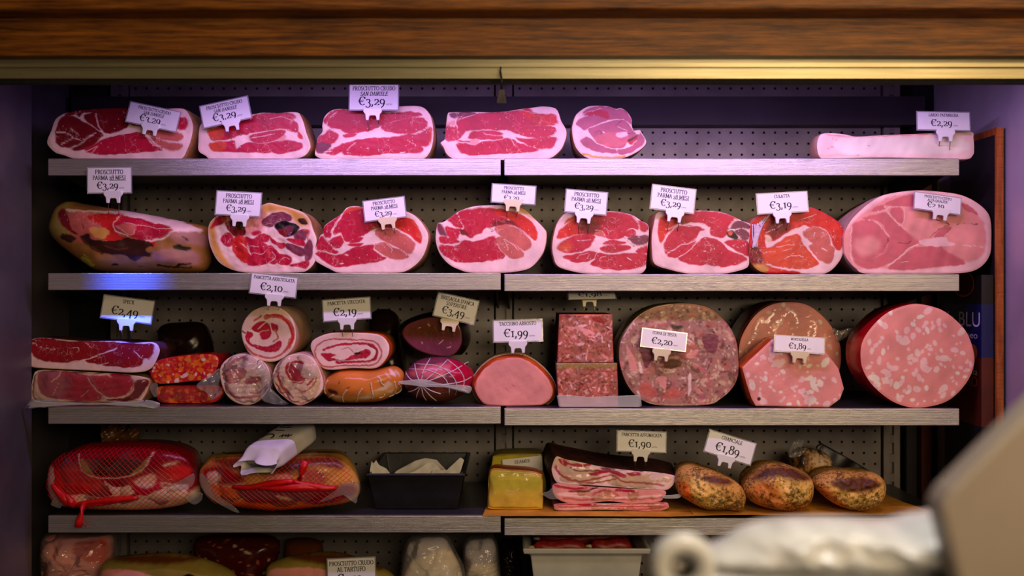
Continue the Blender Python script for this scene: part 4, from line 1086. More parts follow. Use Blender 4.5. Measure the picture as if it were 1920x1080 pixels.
cut('head_cheese', 'large round head cheese of mixed brown and pink meat pieces', 'head cheese', A7, cp, 'j', [spots(300, 2, 7, 'jpvfuenj', 41, rg, 2.4, 1.4, .65), spots(520, .9, 2.6, 'wuneujhb', 42, rg, 2.4, .7, .7), '''
 u: 240,480 330,490 330,560 285,630 260,560
 u: 720,390 820,400 800,520 730,490
 n: 420,600 480,560 560,590 500,630 430,635
 f: 140,460 190,540 220,640 170,640 150,540
 w: 225,590 245,590 258,660 240,665
 f: 370,700 430,700 435,790 400,770
 w: 605,680 625,680 622,800 600,825
 p~2: 240,760 310,740 370,820 330,850 240,810
 p~2: 480,770 540,800 520,850 400,850
 f: 580,540 640,560 680,500 640,500
 q: 660,620 730,630 720,660
 b~2: 480,320 560,320 540,345 490,345
 k/9: 890,490 910,465
 u/14: 840,660 910,655
 u/10: 740,640 780,580
 w/7: 120,400 210,270 330,190 480,162
 e/8: 150,790 260,870 400,895 740,890 840,850''' ], 3, Y=.045, depth=.22, mat=ROUGHM, rind=BEIGE, body='casing', N=300, M=70, prof=[(0, 1), (.004, 1.01), (.10, 1.01), (.18, .97), (.22, .8)])
def mort(label, cv, out, n, rows, Y, depth, film=False, sm=True, seed=3, dx=0, rind=RINDR, base='c', extra=(), rs=(1.8, 7.0)):
    r = crop(*cv)(parse(out))
    return cut('mortadella', label, 'mortadella', cv, out, base, [spots(n, rs[0], rs[1], 'wllhl', seed, r, 1.7, .7)] + list(extra), rows, Y=Y, depth=depth, mat=MEATP, rind=rind, body='casing', smooth=sm, N=340, M=72, dx=dx, prof=[(0, 1), (.003, 1.008), (.03, 1.02), (depth * .7, 1.02), (depth, .85)])
mw, Sm = mort('large film-wrapped mortadella standing behind the cut end piece', A7, '985,480 1020,370 1110,240 1230,165 1370,147 1500,170 1620,260 1700,370 1745,490 1740,640 1680,770 1540,860 1360,884 1180,860 1050,740 990,600', 60, 3, .15, .18, seed=9, base='f')
shell(Sm, mw, .015, 6, FILMH, grow=1.02, wr=.004, fr_=.14)
sheet('film_twist', '1680,340 1740,360 1820,340 1880,365 1800,400 1740,440 1700,400', .13, FILMH, mw, A7, wave=.008, freq=.2)
mort('cut angular mortadella end piece in front of the wrapped one', A7, '1008,640 1060,585 1110,540 1230,425 1400,410 1540,415 1640,530 1730,650 1770,800 1740,880 1660,940 1400,938 1110,932 1080,880 1040,760', 95, 3, .025, .09, seed=14, sm=False, rind=RINDO,
 extra=['n: 1118,880 1132,866 1146,880 1132,894', 'k: 1125,880 1132,873 1139,880 1132,887', 'h: 1480,725 1530,700 1540,730 1500,740', 'h: 1515,745 1545,740 1580,825 1530,800'])
mort('biggest round mortadella in red casing at the right end of the third shelf', (1560, 480, .3519), '155,560 162,460 220,370 300,300 400,262 480,258 590,290 680,360 730,430 760,540 742,630 690,710 620,770 530,800 420,806 320,772 230,702 180,635', 130, 3, .012, .13, seed=27, rs=(1.7, 7.6))

# ------------------------------------------------------------------ printed cartons against the side board
ct = thing('mortadella_carton', 'printed blue, black and brown carton against the right side board', 'carton', (1.05, .11, SHR[3] + .1))
zc = lambda py: W(0, py, .06)[2]
zb, zm1, zm2, zt = zc(795), zc(668), zc(570), zc(516)
CBL, CBR, CBK = mat_noise('carton_blue', (16, 26, 92), (12, 18, 70), 6, .4), mat_noise('carton_brown', (96, 34, 18), (66, 22, 12), 6, .4), mat_noise('carton_black', (26, 18, 16), (16, 11, 10), 8, .4)
mk('carton_foot', *box(1.035, 1.062, .012, .2, .62, zb), BLACKM, ct)
mk('brown_panel', *box(1.035, 1.062, .012, .2, zb, zm1), CBR, ct); mk('blue_panel', *box(1.035, 1.062, .012, .2, zm1, zm2), CBL, ct); mk('black_panel', *box(1.035, 1.062, .012, .2, zm2, zt), CBK, ct)
def print_text(s, y_left, y_right, z, size, mat, name='print'):
    cu = bpy.data.curves.new('t', 'FONT'); cu.body = s; cu.size = 1; cu.align_x = 'LEFT'; cu.resolution_u = 3
    o = bpy.data.objects.new('t', cu); COL.objects.link(o); bpy.context.view_layer.update()
    me = bpy.data.meshes.new_from_object(o.evaluated_get(bpy.context.evaluated_depsgraph_get())); bpy.data.objects.remove(o)
    P = np.array([v.co[:] for v in me.vertices]); Fq = [tuple(p.vertices) for p in me.polygons]; bpy.data.meshes.remove(me)
    u = P[:, 0] / P[:, 0].max(); Y = y_left + (y_right - y_left) * u
    mk(name, np.stack([np.full(len(P), 1.0345), Y, z + P[:, 1] * size], 1), Fq, mat, ct)
PW = mat_noise('print_white', (220, 218, 214), (200, 198, 196), 8, .5); PG = mat_noise('print_gold', (190, 100, 40), (160, 80, 30), 8, .5)
print_text('la BLU', .185, .018, zc(612), .047, PW); print_text('Felsineo', .15, .03, zc(634), .022, PW); print_text('mortadella', .19, .03, zc(702), .022, PW); print_text('ORO', .12, .03, zc(724), .034, PG)
def ring(yc, zcn, ry, rz, wd, mat, name):
    V, Fs = [], []
    for i in range(28):
        a = 2 * math.pi * i / 28
        for q in (1, 1 - wd): V.append((1.0344, yc + ry * q * math.cos(a), zcn + rz * q * math.sin(a)))
    Fs = [(2 * i, 2 * i + 1, (2 * i + 3) % 56, (2 * i + 2) % 56) for i in range(28)]; mk(name, V, Fs, mat, ct)
ring(.10, zc(532), .055, .030, .12, PG, 'emblem_ring'); ring(.10, zc(532), .045, .024, .98, CBR, 'emblem_disc'); ring(.05, zc(660), .02, .018, .98, PG, 'gold_seal')
print_text('Felsineo', .13, .07, zc(536), .014, PG)

# ------------------------------------------------------------------ fourth tier
A8 = (80, 785, .1991)
n1, Q1 = pillow('netted_ham', 'packed ham in red net with a red knot hanging over the shelf edge', 'ham', A8,
 '60,640 85,450 160,350 330,265 500,225 900,210 1200,235 1410,330 1470,520 1485,680 1460,780 1300,850 1000,888 600,885 250,855 110,790', 's', ['''
 d~6: 100,420 330,270 900,215 1300,260 1480,450 1450,540 1100,400 500,380
 r~4: 180,480 400,440 640,520 640,640 500,690 300,680 200,600
 r~4: 1130,480 1350,420 1430,500 1300,570 1200,560
 w: 90,470 150,440 190,520 200,620 260,700 500,690 640,720 760,700 720,620 680,560 720,560 780,620 920,600 960,680 900,690 1000,700 1200,640 1380,600 1420,640 1380,720 1250,770 900,810 500,860 200,840 100,700
 e~4: 180,730 400,790 900,790 1300,740 1480,660 1480,760 1300,840 1000,880 600,875 250,845
 b: 510,380 700,340 1010,370 960,470 860,510 700,505 590,490
 g: 455,350 500,370 580,490 530,500 470,430
 g: 1050,360 1080,330 1030,470 920,500
 w/14: 420,310 440,380 490,470 600,520 760,530 900,510 1040,440 1110,290
 d: 700,550 850,540 900,590 800,610
 m: 920,560 1130,480 1210,590 1080,690 980,670
 l~3: 960,560 1120,490 1150,580 1060,630''' ], 4, Yp=.062, D=.062, D2=.14, e=3.4, mat=GLOSS, lump=.003, N=200, M=56)
shell(Q1, n1, .075, 3.4, FILM, grow=1.015, wr=.003, fr_=.09); net(Q1, n1, 10, .00045, REDNET, .006, 1.0, .97)
sheet('film_corner', '75,800 150,690 190,760 170,840 110,830', .02, FILMH, n1, A8, wave=.004); sheet('film_corner', '1340,740 1480,690 1500,760 1420,810', .02, FILMH, n1, A8, wave=.004); sheet('film_corner', '1080,700 1300,580 1420,520 1400,640 1200,690', .006, FILMH, n1, A8, wave=.004)
def gather(S, root, cv, lines, tail):
    c = crop(*cv)
    for ln, r0 in lines:
        P = resample(c(parse(ln)), 16, True, False); mk('gathered_net', *tube(on(S, P, .008), list(np.linspace(r0 * .5, r0, 10)) + list(np.linspace(r0, r0 * .6, 6)), 7), REDNET, root, True)
    mk('net_knot', *tube([W(*c(np.array(p[:2])), p[2]) for p in tail], [.006, .0055, .006, .008, .0085], 8), REDNET, root, True)
gather(Q1, n1, A8, [('200,600 260,670 350,760 380,800', .010), ('380,800 500,770 700,745 1000,715', .008), ('330,690 380,760 390,810', .009), ('400,800 520,790 800,755', .006)], [(385, 790, .0), (375, 850, -.012), (358, 910, -.014), (345, 960, -.013), (335, 1015, -.012)])
# loose threads of the knot
mk('net_thread', *tube([W(*crop(*A8)(np.array(p)), -.013) for p in ((350, 960), (390, 985), (412, 1025))], .0012), REDNET, n1, True)
sheet('wrap_gather', '540,40 620,60 700,55 780,80 830,90 910,115 870,240 800,290 700,280 600,270 570,150', .15, FOIL, n1, A8, wave=.02, freq=.12, th=.003)
A9 = (360, 785, .199)
n2, Q2 = pillow('netted_ham', 'packed ham in red net with orange rind and the knot on top', 'ham', A9,
 '75,540 130,420 220,345 500,322 900,330 1250,312 1430,350 1530,480 1582,650 1570,800 1450,880 1100,930 800,955 500,920 250,880 130,760', 'y', ['''
 n~8: 300,340 900,335 1250,320 1420,360 1440,480 1200,420 900,520 500,480 250,400
 s~6: 150,480 350,430 560,560 480,620 300,620 180,600
 w~3: 200,520 300,490 340,560 300,620 430,640 480,620 560,600 500,660 240,640
 f~3: 740,560 900,510 1000,520 950,590 800,600
 p~3: 1060,520 1150,460 1290,500 1280,620 1150,600
 u~3: 480,640 800,640 1200,690 1150,780 700,830 540,780
 d~6: 1180,700 1500,640 1560,760 1300,850 1000,860 1150,780
 x~5: 210,640 450,660 500,760 600,830 850,800 1150,850 1100,910 700,930 400,880 240,760
 s~4: 560,790 860,780 840,830 620,830
 e~3: 860,740 960,760 1000,800 900,780
 b~4: 850,430 1050,400 1030,440 900,470''' ], 4, Yp=.062, D=.062, D2=.14, e=3.4, mat=GLOSS, lump=.003, N=200, M=56)
shell(Q2, n2, .075, 3.4, FILM, grow=1.015, wr=.003, fr_=.09); net(Q2, n2, 10, .00045, REDNET, .006, 1.0, .97)
gather(Q2, n2, A9, [('460,640 620,640 820,600 1020,570', .008), ('1020,570 1180,630 1300,655 1400,660', .008), ('700,640 900,650 1100,640 1280,660', .010)], [(1010, 590, .0), (1020, 560, -.01), (1035, 510, -.012), (1050, 460, -.012), (1072, 400, -.010)])
sheet('film_corner', '65,590 80,510 160,580 230,680 450,880 300,830 120,700', .012, FILMH, n2, A9, wave=.005); sheet('film_corner', '1190,790 1330,690 1440,600 1570,610 1560,740 1540,800 1460,720 1300,760', .006, FILMH, n2, A9, wave=.005)
p0, p1 = np.array(W(494, 858, -.02)), np.array(W(566, 806, .135))
ax = p1 - p0; ln_ = np.linalg.norm(ax); ax /= ln_; sd_ = np.cross(ax, (0, 0, 1.0)); sd_ /= np.linalg.norm(sd_); up_ = np.cross(sd_, ax)
pk = thing('paper_parcel', 'rolled white paper parcel lying on the second netted ham', 'parcel', tuple((p0 + p1) / 2 - np.array([0, 0, .022])))
def parcel_pt(u, v, h): return p0 + ax * (u * ln_) + sd_ * (v * .045) + up_ * (h * .024)
V, Fs, NS = [], [], 40; rs_ = np.random.RandomState(4)
us = [-.20, -.10, 0, .06, .2, .4, .6, .8, .92, .98, 1.0]; ws = [1.02, .96, .98, 1.0, 1.0, 1.0, 1.0, 1.0, .97, .85, .5]; hs = [.55, .6, .9, 1.0, 1.0, 1.0, 1.0, 1.0, .97, .85, .5]
for u, a_, h_ in zip(us, ws, hs):
    for q in range(NS):
        t_ = 2 * math.pi * q / NS; cx_, sx_ = math.cos(t_), math.sin(t_); f_ = (abs(cx_) ** 5 + abs(sx_) ** 5) ** -.2
        jit = (1 + .25 * math.sin(5 * t_ + 1) * (u < -.01)) * (1 + .03 * rs_.randn() * (u < .1)); du = .09 * math.sin(4 * t_) * (u < -.15)
        V.append(parcel_pt(u + du, cx_ * f_ * a_, sx_ * f_ * h_ * jit - .5 * (u < -.01) * (-u) * 4))
R_ = len(us)
for r_ in range(R_ - 1): Fs += [(r_ * NS + q, r_ * NS + (q + 1) % NS, (r_ + 1) * NS + (q + 1) % NS, (r_ + 1) * NS + q) for q in range(NS)]
Fs.append(tuple((R_ - 1) * NS + q for q in range(NS))); Fs.append(tuple(2 * NS + q for q in range(NS))[::-1])
mk('paper_wrap', V, Fs, PAPERW, pk, True)
def scribble(name, pts, mat, r=.0011): mk(name, *tube([parcel_pt(u, v, 1.03) for u, v in pts], r), mat, pk, True)
scribble('black_print', [(.34 + .10 * math.sin(a), -.45 + .28 * math.cos(a)) for a in np.linspace(-.4, 3.3, 12)], INK, .0016)
for k_, (u, a_) in enumerate(((.58, .5), (.70, .62), (.76, .6), (.82, .45))): scribble('black_print', [(u, -.55), (u + .005, -.55 + a_)], INK)
scribble('blue_print', [(.36, .15), (.46, .2), (.36, .28), (.46, .36), (.38, .42), (.47, .5), (.37, .58), (.46, .66)], CBL)
# black tray with paper
tx = lambda px, Y: W(px, 0, Y)[0]
zt0, zt1, y0, y1 = SHL[3] + .0005, W(0, 888, .05)[2], .05, .34
tr = thing('black_tray', 'black plastic tray lined with white paper on the fourth shelf', 'tray', (tx(780, .2), .2, zt0))
xo0, xo1 = tx(690, .05), tx(869, .05)
def ringv(ins, z): return [(xo0 + ins, y0 + ins, z), (xo1 - ins, y0 + ins, z), (xo1 - ins, y1 - ins, z), (xo0 + ins, y1 - ins, z)]
V = ringv(.014, zt0) + ringv(-.0, zt1 - .006) + ringv(-.004, zt1 - .006) + ringv(-.004, zt1) + ringv(.005, zt1) + ringv(.018, zt0 + .006)
Fs = [(3, 2, 1, 0)] + [(j * 4 + i, j * 4 + (i + 1) % 4, j * 4 + 4 + (i + 1) % 4, j * 4 + 4 + i) for j in range(5) for i in range(4)] + [(20, 21, 22, 23)]
bevel(mk('tray_body', V, Fs, BLKP, tr), .006, 3)
AT = (640, 780, .34375)
for o_, Yq in (('150,330 165,245 175,260 190,240 205,268 245,290 280,330', .075), ('270,330 300,300 400,245 460,230 520,240 570,290 590,330', .20), ('300,330 400,300 470,255 500,250 540,290 560,330', .10), ('480,330 500,292 570,300 650,225 670,240 645,320', .09)):
    lp = sheet('paper_liner', o_, Yq, PAPERW, None, AT, wave=.006, freq=.1, smooth=False); lp.location = lp.location
    tagp(lp, {'150': 'crumpled white paper at the left front of the black tray', '270': 'grey shaded paper sheet at the back of the black tray', '300': 'peaked white paper in the middle of the black tray', '480': 'white paper corner at the right of the black tray'}[o_[:3]], 'paper', 'papers in the black tray')
# butcher paper under the right hand goods
def paper(name, label, pts, z):
    n = len(pts); V = [(x, y, z + .0008 * math.sin(9 * x + 5 * y) ** 2 + dz) for dz in (0, .0007) for x, y in pts]
    o = mk(name, V, [tuple(range(n))[::-1], tuple(range(n, 2 * n))] + [(i, (i + 1) % n, n + (i + 1) % n, n + i) for i in range(n)], KRAFT, None, org=(sum(p[0] for p in pts) / n, .15, z)); tagp(o, label, 'paper')
zP = max(SHL[3], SHR[3]) + .0006
paper('butcher_paper', 'yellow butcher paper sheet under the cheese and bacon', [(tx(905, 0), -.006), (tx(1080, 0), -.009), (tx(1250, 0), -.012), (tx(1375, 0), .004), (tx(1375, 0), .30), (tx(905, 0) + .02, .30)], zP)
paper('butcher_paper', 'yellow butcher paper sheet under the pork jowls', [(tx(1300, 0), -.003), (tx(1500, 0), -.006), (tx(1765, 0), .0), (tx(1735, 0), .12), (tx(1720, 0), .34), (tx(1300, 0), .34)], zP + .0022)
zq = zP + .0017; zq2 = zP + .0042
AC = (890, 800, .20833)
ed, Se = cut('edam_cheese', 'film-wrapped cut of yellow cheese with orange rind', 'cheese', AC, '128,440 165,378 300,385 500,402 590,430 610,480 612,760 580,785 350,790 150,782 118,750 124,600', (240, 205, 74), ['''
 z~10: 150,400 400,400 590,450 580,580 300,600 150,560
 h/8: 280,590 340,610 400,580
 h/7: 320,640 360,630
 h/7: 170,640 200,600
 a/14: 135,440 170,385 300,392 500,408 590,436 606,480''' ], zq, Y=.05, depth=.08, mat=GLOSS, rind=RINDO)
shell(Se, ed, .020, 8, FILM, grow=1.05, wr=.0015, fr_=.2)
eb, Seb = cut('edam_cheese', 'yellow cheese piece with white paper label, behind the other', 'cheese', AC, '160,330 195,262 340,245 560,245 605,270 612,400 612,720 160,720', (190, 176, 50), ['g/30: 190,262 340,250 560,250'], zq, Y=.17, depth=.12, mat=GLOSS, rind=mat_noise('olive_rind', (170, 156, 44), (130, 116, 30), 12, .35))
kk = (.165 + CAMD) / FPX; Cq = np.array(W(980, 872, .162)); lw, lh, la = 74 * kk, 28 * kk, math.radians(-6)
rot = lambda q: np.stack([q[:, 0] * math.cos(la) + q[:, 2] * math.sin(la), q[:, 1], -q[:, 0] * math.sin(la) + q[:, 2] * math.cos(la)], 1) + Cq
bv, bf = box(-lw / 2, lw / 2, -.0005, .0005, -lh / 2, lh / 2); mk('paper_label', rot(np.array(bv)), bf, CARD, eb)
v, f, wd = text2d('EDAMER', .0075); mk('lettering', rot(np.array([(p[0] - wd / 2, -.0009, p[1] + .005) for p in v])), f, INK, eb)
bb, Sb1 = cut('bacon_slab', 'bottom film-packed smoked bacon slab of the stack', 'bacon', AC, '715,745 740,705 1000,695 1400,695 1700,682 1745,720 1740,770 1650,812 1400,802 1150,794 900,802 740,802', 'f', ['''
 m/14: 740,715 1000,710 1200,715 1700,690
 p/22: 760,755 1000,740 1200,730 1400,745 1730,740
 m: 940,715 1040,705 1030,730 960,730
 w/16: 760,780 1000,765 1250,760
 p/26: 1300,780 1500,785 1700,760
 w/14: 1100,715 1400,725 1690,720''' ], zq, Y=.035, depth=.2, rind=RINDD, mat=MEATW)
shell(Sb1, bb, .012, 8, FILM, grow=1.02, wr=.003, fr_=.1)
bm, Sb2 = cut('bacon_slab', 'middle film-packed smoked bacon slab of the stack', 'bacon', AC, '700,560 740,512 1000,537 1400,562 1700,575 1700,640 1640,680 1400,690 1200,672 1000,695 850,692 740,645', 'f', ['''
 m/24: 720,530 900,560 1000,545
 d/16: 850,580 1000,580 1100,545
 m/30: 1280,570 1430,580
 w/16: 760,600 1000,600 1100,560
 p/20: 1070,610 1150,575 1230,580 1290,620
 p/20: 800,640 960,660 1070,655
 w/20: 740,610 1000,630 1250,640 1680,620
 p/12: 1240,660 1450,655 1690,640''' ], None, Y=.035, depth=.2, rind=RINDD, mat=MEATW)
shell(Sb2, bm, .012, 8, FILM, grow=1.02, wr=.003, fr_=.1)
sheet('film_flap', '1690,620 1780,615 1860,605 1845,640 1780,648 1700,645', .022, FILMW, bm, AC, wave=.002); sheet('film_flap', '600,600 660,580 710,545 760,640 690,650 640,630', .025, FILMH, bm, AC, wave=.004)
bt, Sb3 = cut('bacon_slab', 'thick smoked bacon slab with dark crust on top of the stack', 'bacon', AC, '695,400 708,320 740,268 800,290 1000,330 1140,360 1400,395 1600,408 1795,440 1805,490 1720,572 1500,562 1100,532 850,522 740,502', 'w', ['''
 m: 760,290 830,310 830,350 780,330
 m: 840,330 1000,340 1060,330 1000,360 880,350
 u/14: 860,370 940,400 1060,395 1130,400
 m: 1030,425 1150,395 1260,395 1360,440 1330,455 1200,410 1080,440
 m: 1370,420 1480,415 1480,435 1400,440
 p/18: 725,360 780,440 900,490 1040,480 1160,450 1250,440 1320,490 1400,500 1560,510 1700,530
 p/14: 900,480 1020,505 1180,490 1290,460
 m/12: 730,350 770,430 860,465
 u~3: 1140,365 1260,370 1250,395 1150,390
 f/14: 780,275 800,330
 r/12: 1440,400 1600,400 1780,430''' ], None, Y=.04, depth=.2, rind=RINDD, mat=MEATW, N=240, prof=[(0, 1), (.01, 1.02), (.05, 1.07), (.17, 1.12), (.2, 1.0)])
shell(Sb3, bt, .014, 8, FILM, grow=1.02, wr=.004, fr_=.1)
AG = (1250, 810, .22396)
def jowl(label, out, ops, Yp, D, z): return pillow('pork_jowl', label, 'guanciale', AG, out, 'y', [ops], z, Yp=Yp, D=D, D2=.15, e=2.8, mat=PEPPER, lump=.005, lf=.14, N=160, M=50)
jowl('peppered pork jowl pierced by the price card, left of the three', '80,340 180,272 320,300 480,360 590,430 645,500 660,580 620,670 480,664 330,662 200,600 90,510', '''
 i~6: 170,400 260,340 330,440 420,470 460,620 330,640 220,560
 n~5: 250,360 400,350 540,410 400,420
 x~6: 90,420 150,420 200,580 110,500''', .032, .046, zq2)
jowl('rounded orange pork jowl with a peppered top, middle of the three', '640,500 655,400 780,285 900,262 1060,290 1190,370 1225,470 1200,590 1110,660 980,674 820,645 700,590', '''
 a~6: 660,500 760,400 860,420 920,540 1080,600 1210,560 1120,660 980,672 800,640
 i~4: 860,350 980,310 1090,380 1190,400 1200,470 1080,570 960,490
 n~6: 680,400 800,290 1000,280 1180,370 1100,390 860,350''', .032, .050, zq2)
jowl('lumpy peppered pork jowl at the right', '1240,470 1262,385 1400,322 1600,342 1750,348 1822,440 1815,560 1760,640 1650,698 1500,682 1350,600', '''
 i~5: 1270,420 1420,480 1600,500 1790,440 1800,560 1700,670 1540,660 1400,560
 n~5: 1340,400 1600,360 1740,420 1640,480 1440,480
 a~5: 1250,480 1340,590 1480,670 1400,560 1290,440''', .032, .046, zq2)
wj, Qw = pillow('wrapped_jowl', 'small film-wrapped peppered piece lying behind the right jowls', 'guanciale', AG, '1035,190 1100,130 1180,135 1300,160 1370,220 1368,300 1300,450 1180,480 1090,400 1050,270', 'y', ['e~5: 1160,160 1300,180 1350,260 1250,300', 'n~5: 1050,180 1120,150 1150,250 1080,260'], zq2, Yp=.25, D=.045, D2=.06, e=2.3, mat=PEPPER, N=120, M=36)
shell(Qw, wj, .06, 2.3, FILM, grow=1.03, wr=.005, fr_=.3); sheet('film_twist', '1030,210 1040,110 1080,70 1140,60 1130,130 1180,140 1120,200', .215, FILMH, wj, AG, wave=.01, freq=.2)
dk = sheet('black_wrapper', '1250,125 1290,88 1400,150 1560,240 1700,325 1760,420 1700,640 1380,640 1300,300', .31, BLKP, None, AG, wave=.006, smooth=False); tagp(dk, 'folded black wrapper leaning against the back wall behind the jowls', 'wrapper')

# ------------------------------------------------------------------ bottom tier (tops only are in view)
I = (0, 0, 1)
bg, Qb = pillow('bagged_ham', 'pink piece of meat in a clear plastic bag, bottom left', 'packed meat', I, '78,1050 82,1012 104,999 150,1001 205,1002 214,1040 206,1100 202,1160 150,1168 90,1160', 'c', ['f~4: 90,1080 130,1030 170,1040 200,1060 150,1110', 'o~5: 150,1020 205,1010 205,1060 170,1050'], 5, Yp=.15, D=.05, D2=.07, e=2.6, mat=GLOSS, N=120, M=36, lump=.006)
shell(Qb, bg, .07, 2.6, FILMH, grow=1.04, wr=.008, fr_=.12)
TG = 'g~4: 0,900 900,900 900,1200 0,1200'
pillow('truffle_ham', 'green-rinded truffle ham with pale cut side near the bottom left', 'ham', I, '188,1075 204,1049 250,1040 310,1036 360,1042 420,1064 448,1095 450,1160 320,1168 195,1160', 'g', ['f~1.5: 196,1078 228,1062 270,1064 310,1082 330,1120 320,1180 190,1180', 'n~5: 210,1046 300,1036 380,1046 300,1052', 'k: 353,1076 364,1070 376,1074 368,1082'], 5, Yp=.07, D=.05, D2=.03, e=3, mat=GLOSS, N=140, M=44)
pillow('truffle_ham', 'green-rinded truffle ham behind the lowest price card', 'ham', I, '498,1085 510,1058 560,1040 630,1036 690,1058 740,1088 748,1160 620,1168 505,1160', 'g', ['f~1.5: 506,1078 540,1062 600,1060 640,1080 640,1180 500,1180', 'n~5: 540,1042 640,1036 720,1070 640,1056'], 5, Yp=.09, D=.05, D2=.06, e=3, mat=GLOSS, N=140, M=44)
rgS = parse('362,1040 376,1008 430,1002 500,1004 524,1025 520,1070 500,1160 400,1160 376,1080')
pillow('salami', 'dark mottled salami in casing on the bottom shelf', 'salami', I, '362,1040 376,1008 430,1002 500,1004 524,1025 520,1070 500,1160 400,1160 376,1080', (70, 18, 16), [spots(90, 1.5, 4, 'enpnb', 77, rgS, 2.4, 1.2, .7)], 5, Yp=.21, D=.05, D2=.07, e=2.4, mat=GLOSS, N=120, M=40)
pillow('packed_meat', 'dim brown rounded pack behind the bottom price card', 'packed meat', I, '535,1035 545,1012 570,1008 596,1016 606,1040 606,1160 535,1160', 'n', [], 5, Yp=.28, D=.04, D2=.05, e=2.4, mat=GLOSS, N=80, M=20)
for lab, o_, Yq in (('crumpled translucent plastic bag left of the dark bag on the bottom shelf', '755,1072 765,1022 788,1009 832,1009 850,1040 866,1082 868,1160 755,1160', .08), ('second translucent plastic bag leaning on the dark one', '868,1060 874,1020 900,1011 924,1012 934,1060 932,1160 870,1160', .14)):
    b_, Qx = pillow('plastic_bag', lab, 'bag', I, o_, (196, 186, 190), ['h~4: 765,1066 800,1042 840,1030 862,1070 860,1160 765,1160', 'h~4: 880,1076 905,1064 930,1072 930,1160 880,1160'], 5, Yp=Yq + .01, D=.03, D2=.05, e=2.6, mat=mat_meat('bag_content', 0, .1, .5), N=100, M=30, body='contents')
    shell(Qx, b_, .055, 2.6, FILMH, grow=1.06, wr=.008, fr_=.14)
pillow('plastic_bag', 'dark shiny plastic bag beside the white container', 'bag', I, '934,1040 940,1014 965,1010 972,1025 978,1060 980,1160 940,1160', 'k', [], 5, Yp=.2, D=.05, D2=.05, e=2.4, mat=GLOSS, N=80, M=24, lump=.008, lf=.2)
# white container of salami
WC = mat_noise('white_container', (214, 214, 204), (196, 196, 186), 10, .4, bump=.3)
cz0, cz1 = SHR[4] + .0005, W(0, 1029, .03)[2]; cx0, cx1 = tx(980, .03), tx(1221, .03)
bn = thing('white_container', 'white plastic container of red salami on the bottom shelf', 'container', ((cx0 + cx1) / 2, .16, cz0))
def rr(ix, z): return [(cx0 + ix, .03 + ix, z), (cx1 - ix, .03 + ix, z), (cx1 - ix, .30 - ix, z), (cx0 + ix, .30 - ix, z)]
V = rr(.035, cz0) + rr(.018, cz1 - .02) + rr(.010, cz1 - .014) + rr(.002, cz1 - .012) + rr(0, cz1) + rr(.008, cz1) + rr(.022, cz1 - .02) + rr(.04, cz0 + .004)
bevel(mk('container_body', V, [(3, 2, 1, 0)] + [(j * 4 + i, j * 4 + (i + 1) % 4, j * 4 + 4 + (i + 1) % 4, j * 4 + 4 + i) for j in range(7) for i in range(4)] + [(28, 29, 30, 31)], WC, bn), .003)
for i, (p0, p1, Yq, py, lab) in enumerate(((1000, 1100, .09, 1020, 'red salami stick nearest the front in the white container'), (1108, 1185, .10, 1023, 'red salami stick at the right in the white container'), (1010, 1180, .17, 1016, 'red salami stick at the back in the white container'))):
    xs = np.linspace(tx(p0, Yq), tx(p1, Yq), 14); t = np.linspace(-1, 1, 14); rad = .017 * np.sqrt(np.clip(1 - np.abs(t) ** 6, .02, 1))
    z = cz1 - .012; rt = thing('salami_stick', lab, 'salami', ((xs[0] + xs[-1]) / 2, Yq, z - .017), 'salami sticks in the container')
    mk('salami_body', *tube([(x, Yq, z + .003 * math.sin(5 * q)) for x, q in zip(xs, t)], list(rad), 14), mat_noise(f'salami_skin_{i}', (150, 26, 20), (196, 60, 44), 90, .4, lo=.45, hi=.7), rt, True)
    mk('tied_end', *tube([(xs[0] - .012, Yq, z), (xs[0] + .003, Yq, z)], [.003, .005], 8), STRING, rt, True)
bed = mk('salami_filling', *box(cx0 + .03, cx1 - .03, .06, .27, cz0 + .006, cz1 - .03), RINDR, bn)

# ------------------------------------------------------------------ blurred counter in the foreground
CNT = mat_noise('counter_white', (214, 214, 212), (190, 190, 190), 8, .3, bump=.1); SCB = mat_noise('beige_metal', (150, 138, 128), (138, 126, 116), 4, .5, bump=.02)
zc0 = W(0, 1100, -1.4)[2]
cnt = thing('service_counter', 'blurred white counter top in the right foreground', 'counter', (.36, -1.36, 0))
mk('counter_body', *box(.14, .8, -1.39, -1.30, 0, zc0 - .02), CNT, cnt); bevel(mk('counter_top', *box(.13, .82, -1.40, -1.29, zc0 - .02, zc0), CNT, cnt), .006, 3)
cr, Qc = pillow('crumpled_wrap', 'blurred heap of crumpled white wrap on the foreground counter', 'wrap', I, '1335,1104 1350,1040 1400,1000 1480,985 1580,985 1680,992 1760,965 1850,960 1960,965 2000,1000 2000,1104', (200, 202, 204), [], zc0, Yp=-1.34, D=.05, D2=.05, e=2.5, mat=GLOSS, N=160, M=44, lump=.009, lf=.05)
sp = [(1762, 950), (1780, 920), (1960, 740), (2010, 740), (2010, 1104), (1800, 1104)]
n = len(sp); V = [W(x, y, -1.42) for x, y in sp]; V += [(x, y + .03, z) for x, y, z in V]
sc = thing('scale_display', 'blurred beige slanted scale housing in the right foreground', 'scale', (W(1900, 0, -1.4)[0], -1.4, zc0))
bevel(mk('housing', V, [tuple(range(n)), tuple(range(n, 2 * n))[::-1]] + [((i + 1) % n, i, n + i, n + (i + 1) % n) for i in range(n)], SCB, sc), .005, 3)
kn = thing('slicer_knob', 'blurred white round slicer handle with dark centre at the bottom right', 'handle', W(1278, 1104, -1.38))
ctr = np.array(W(1280, 1060, -1.38)); V, Fs = [], []
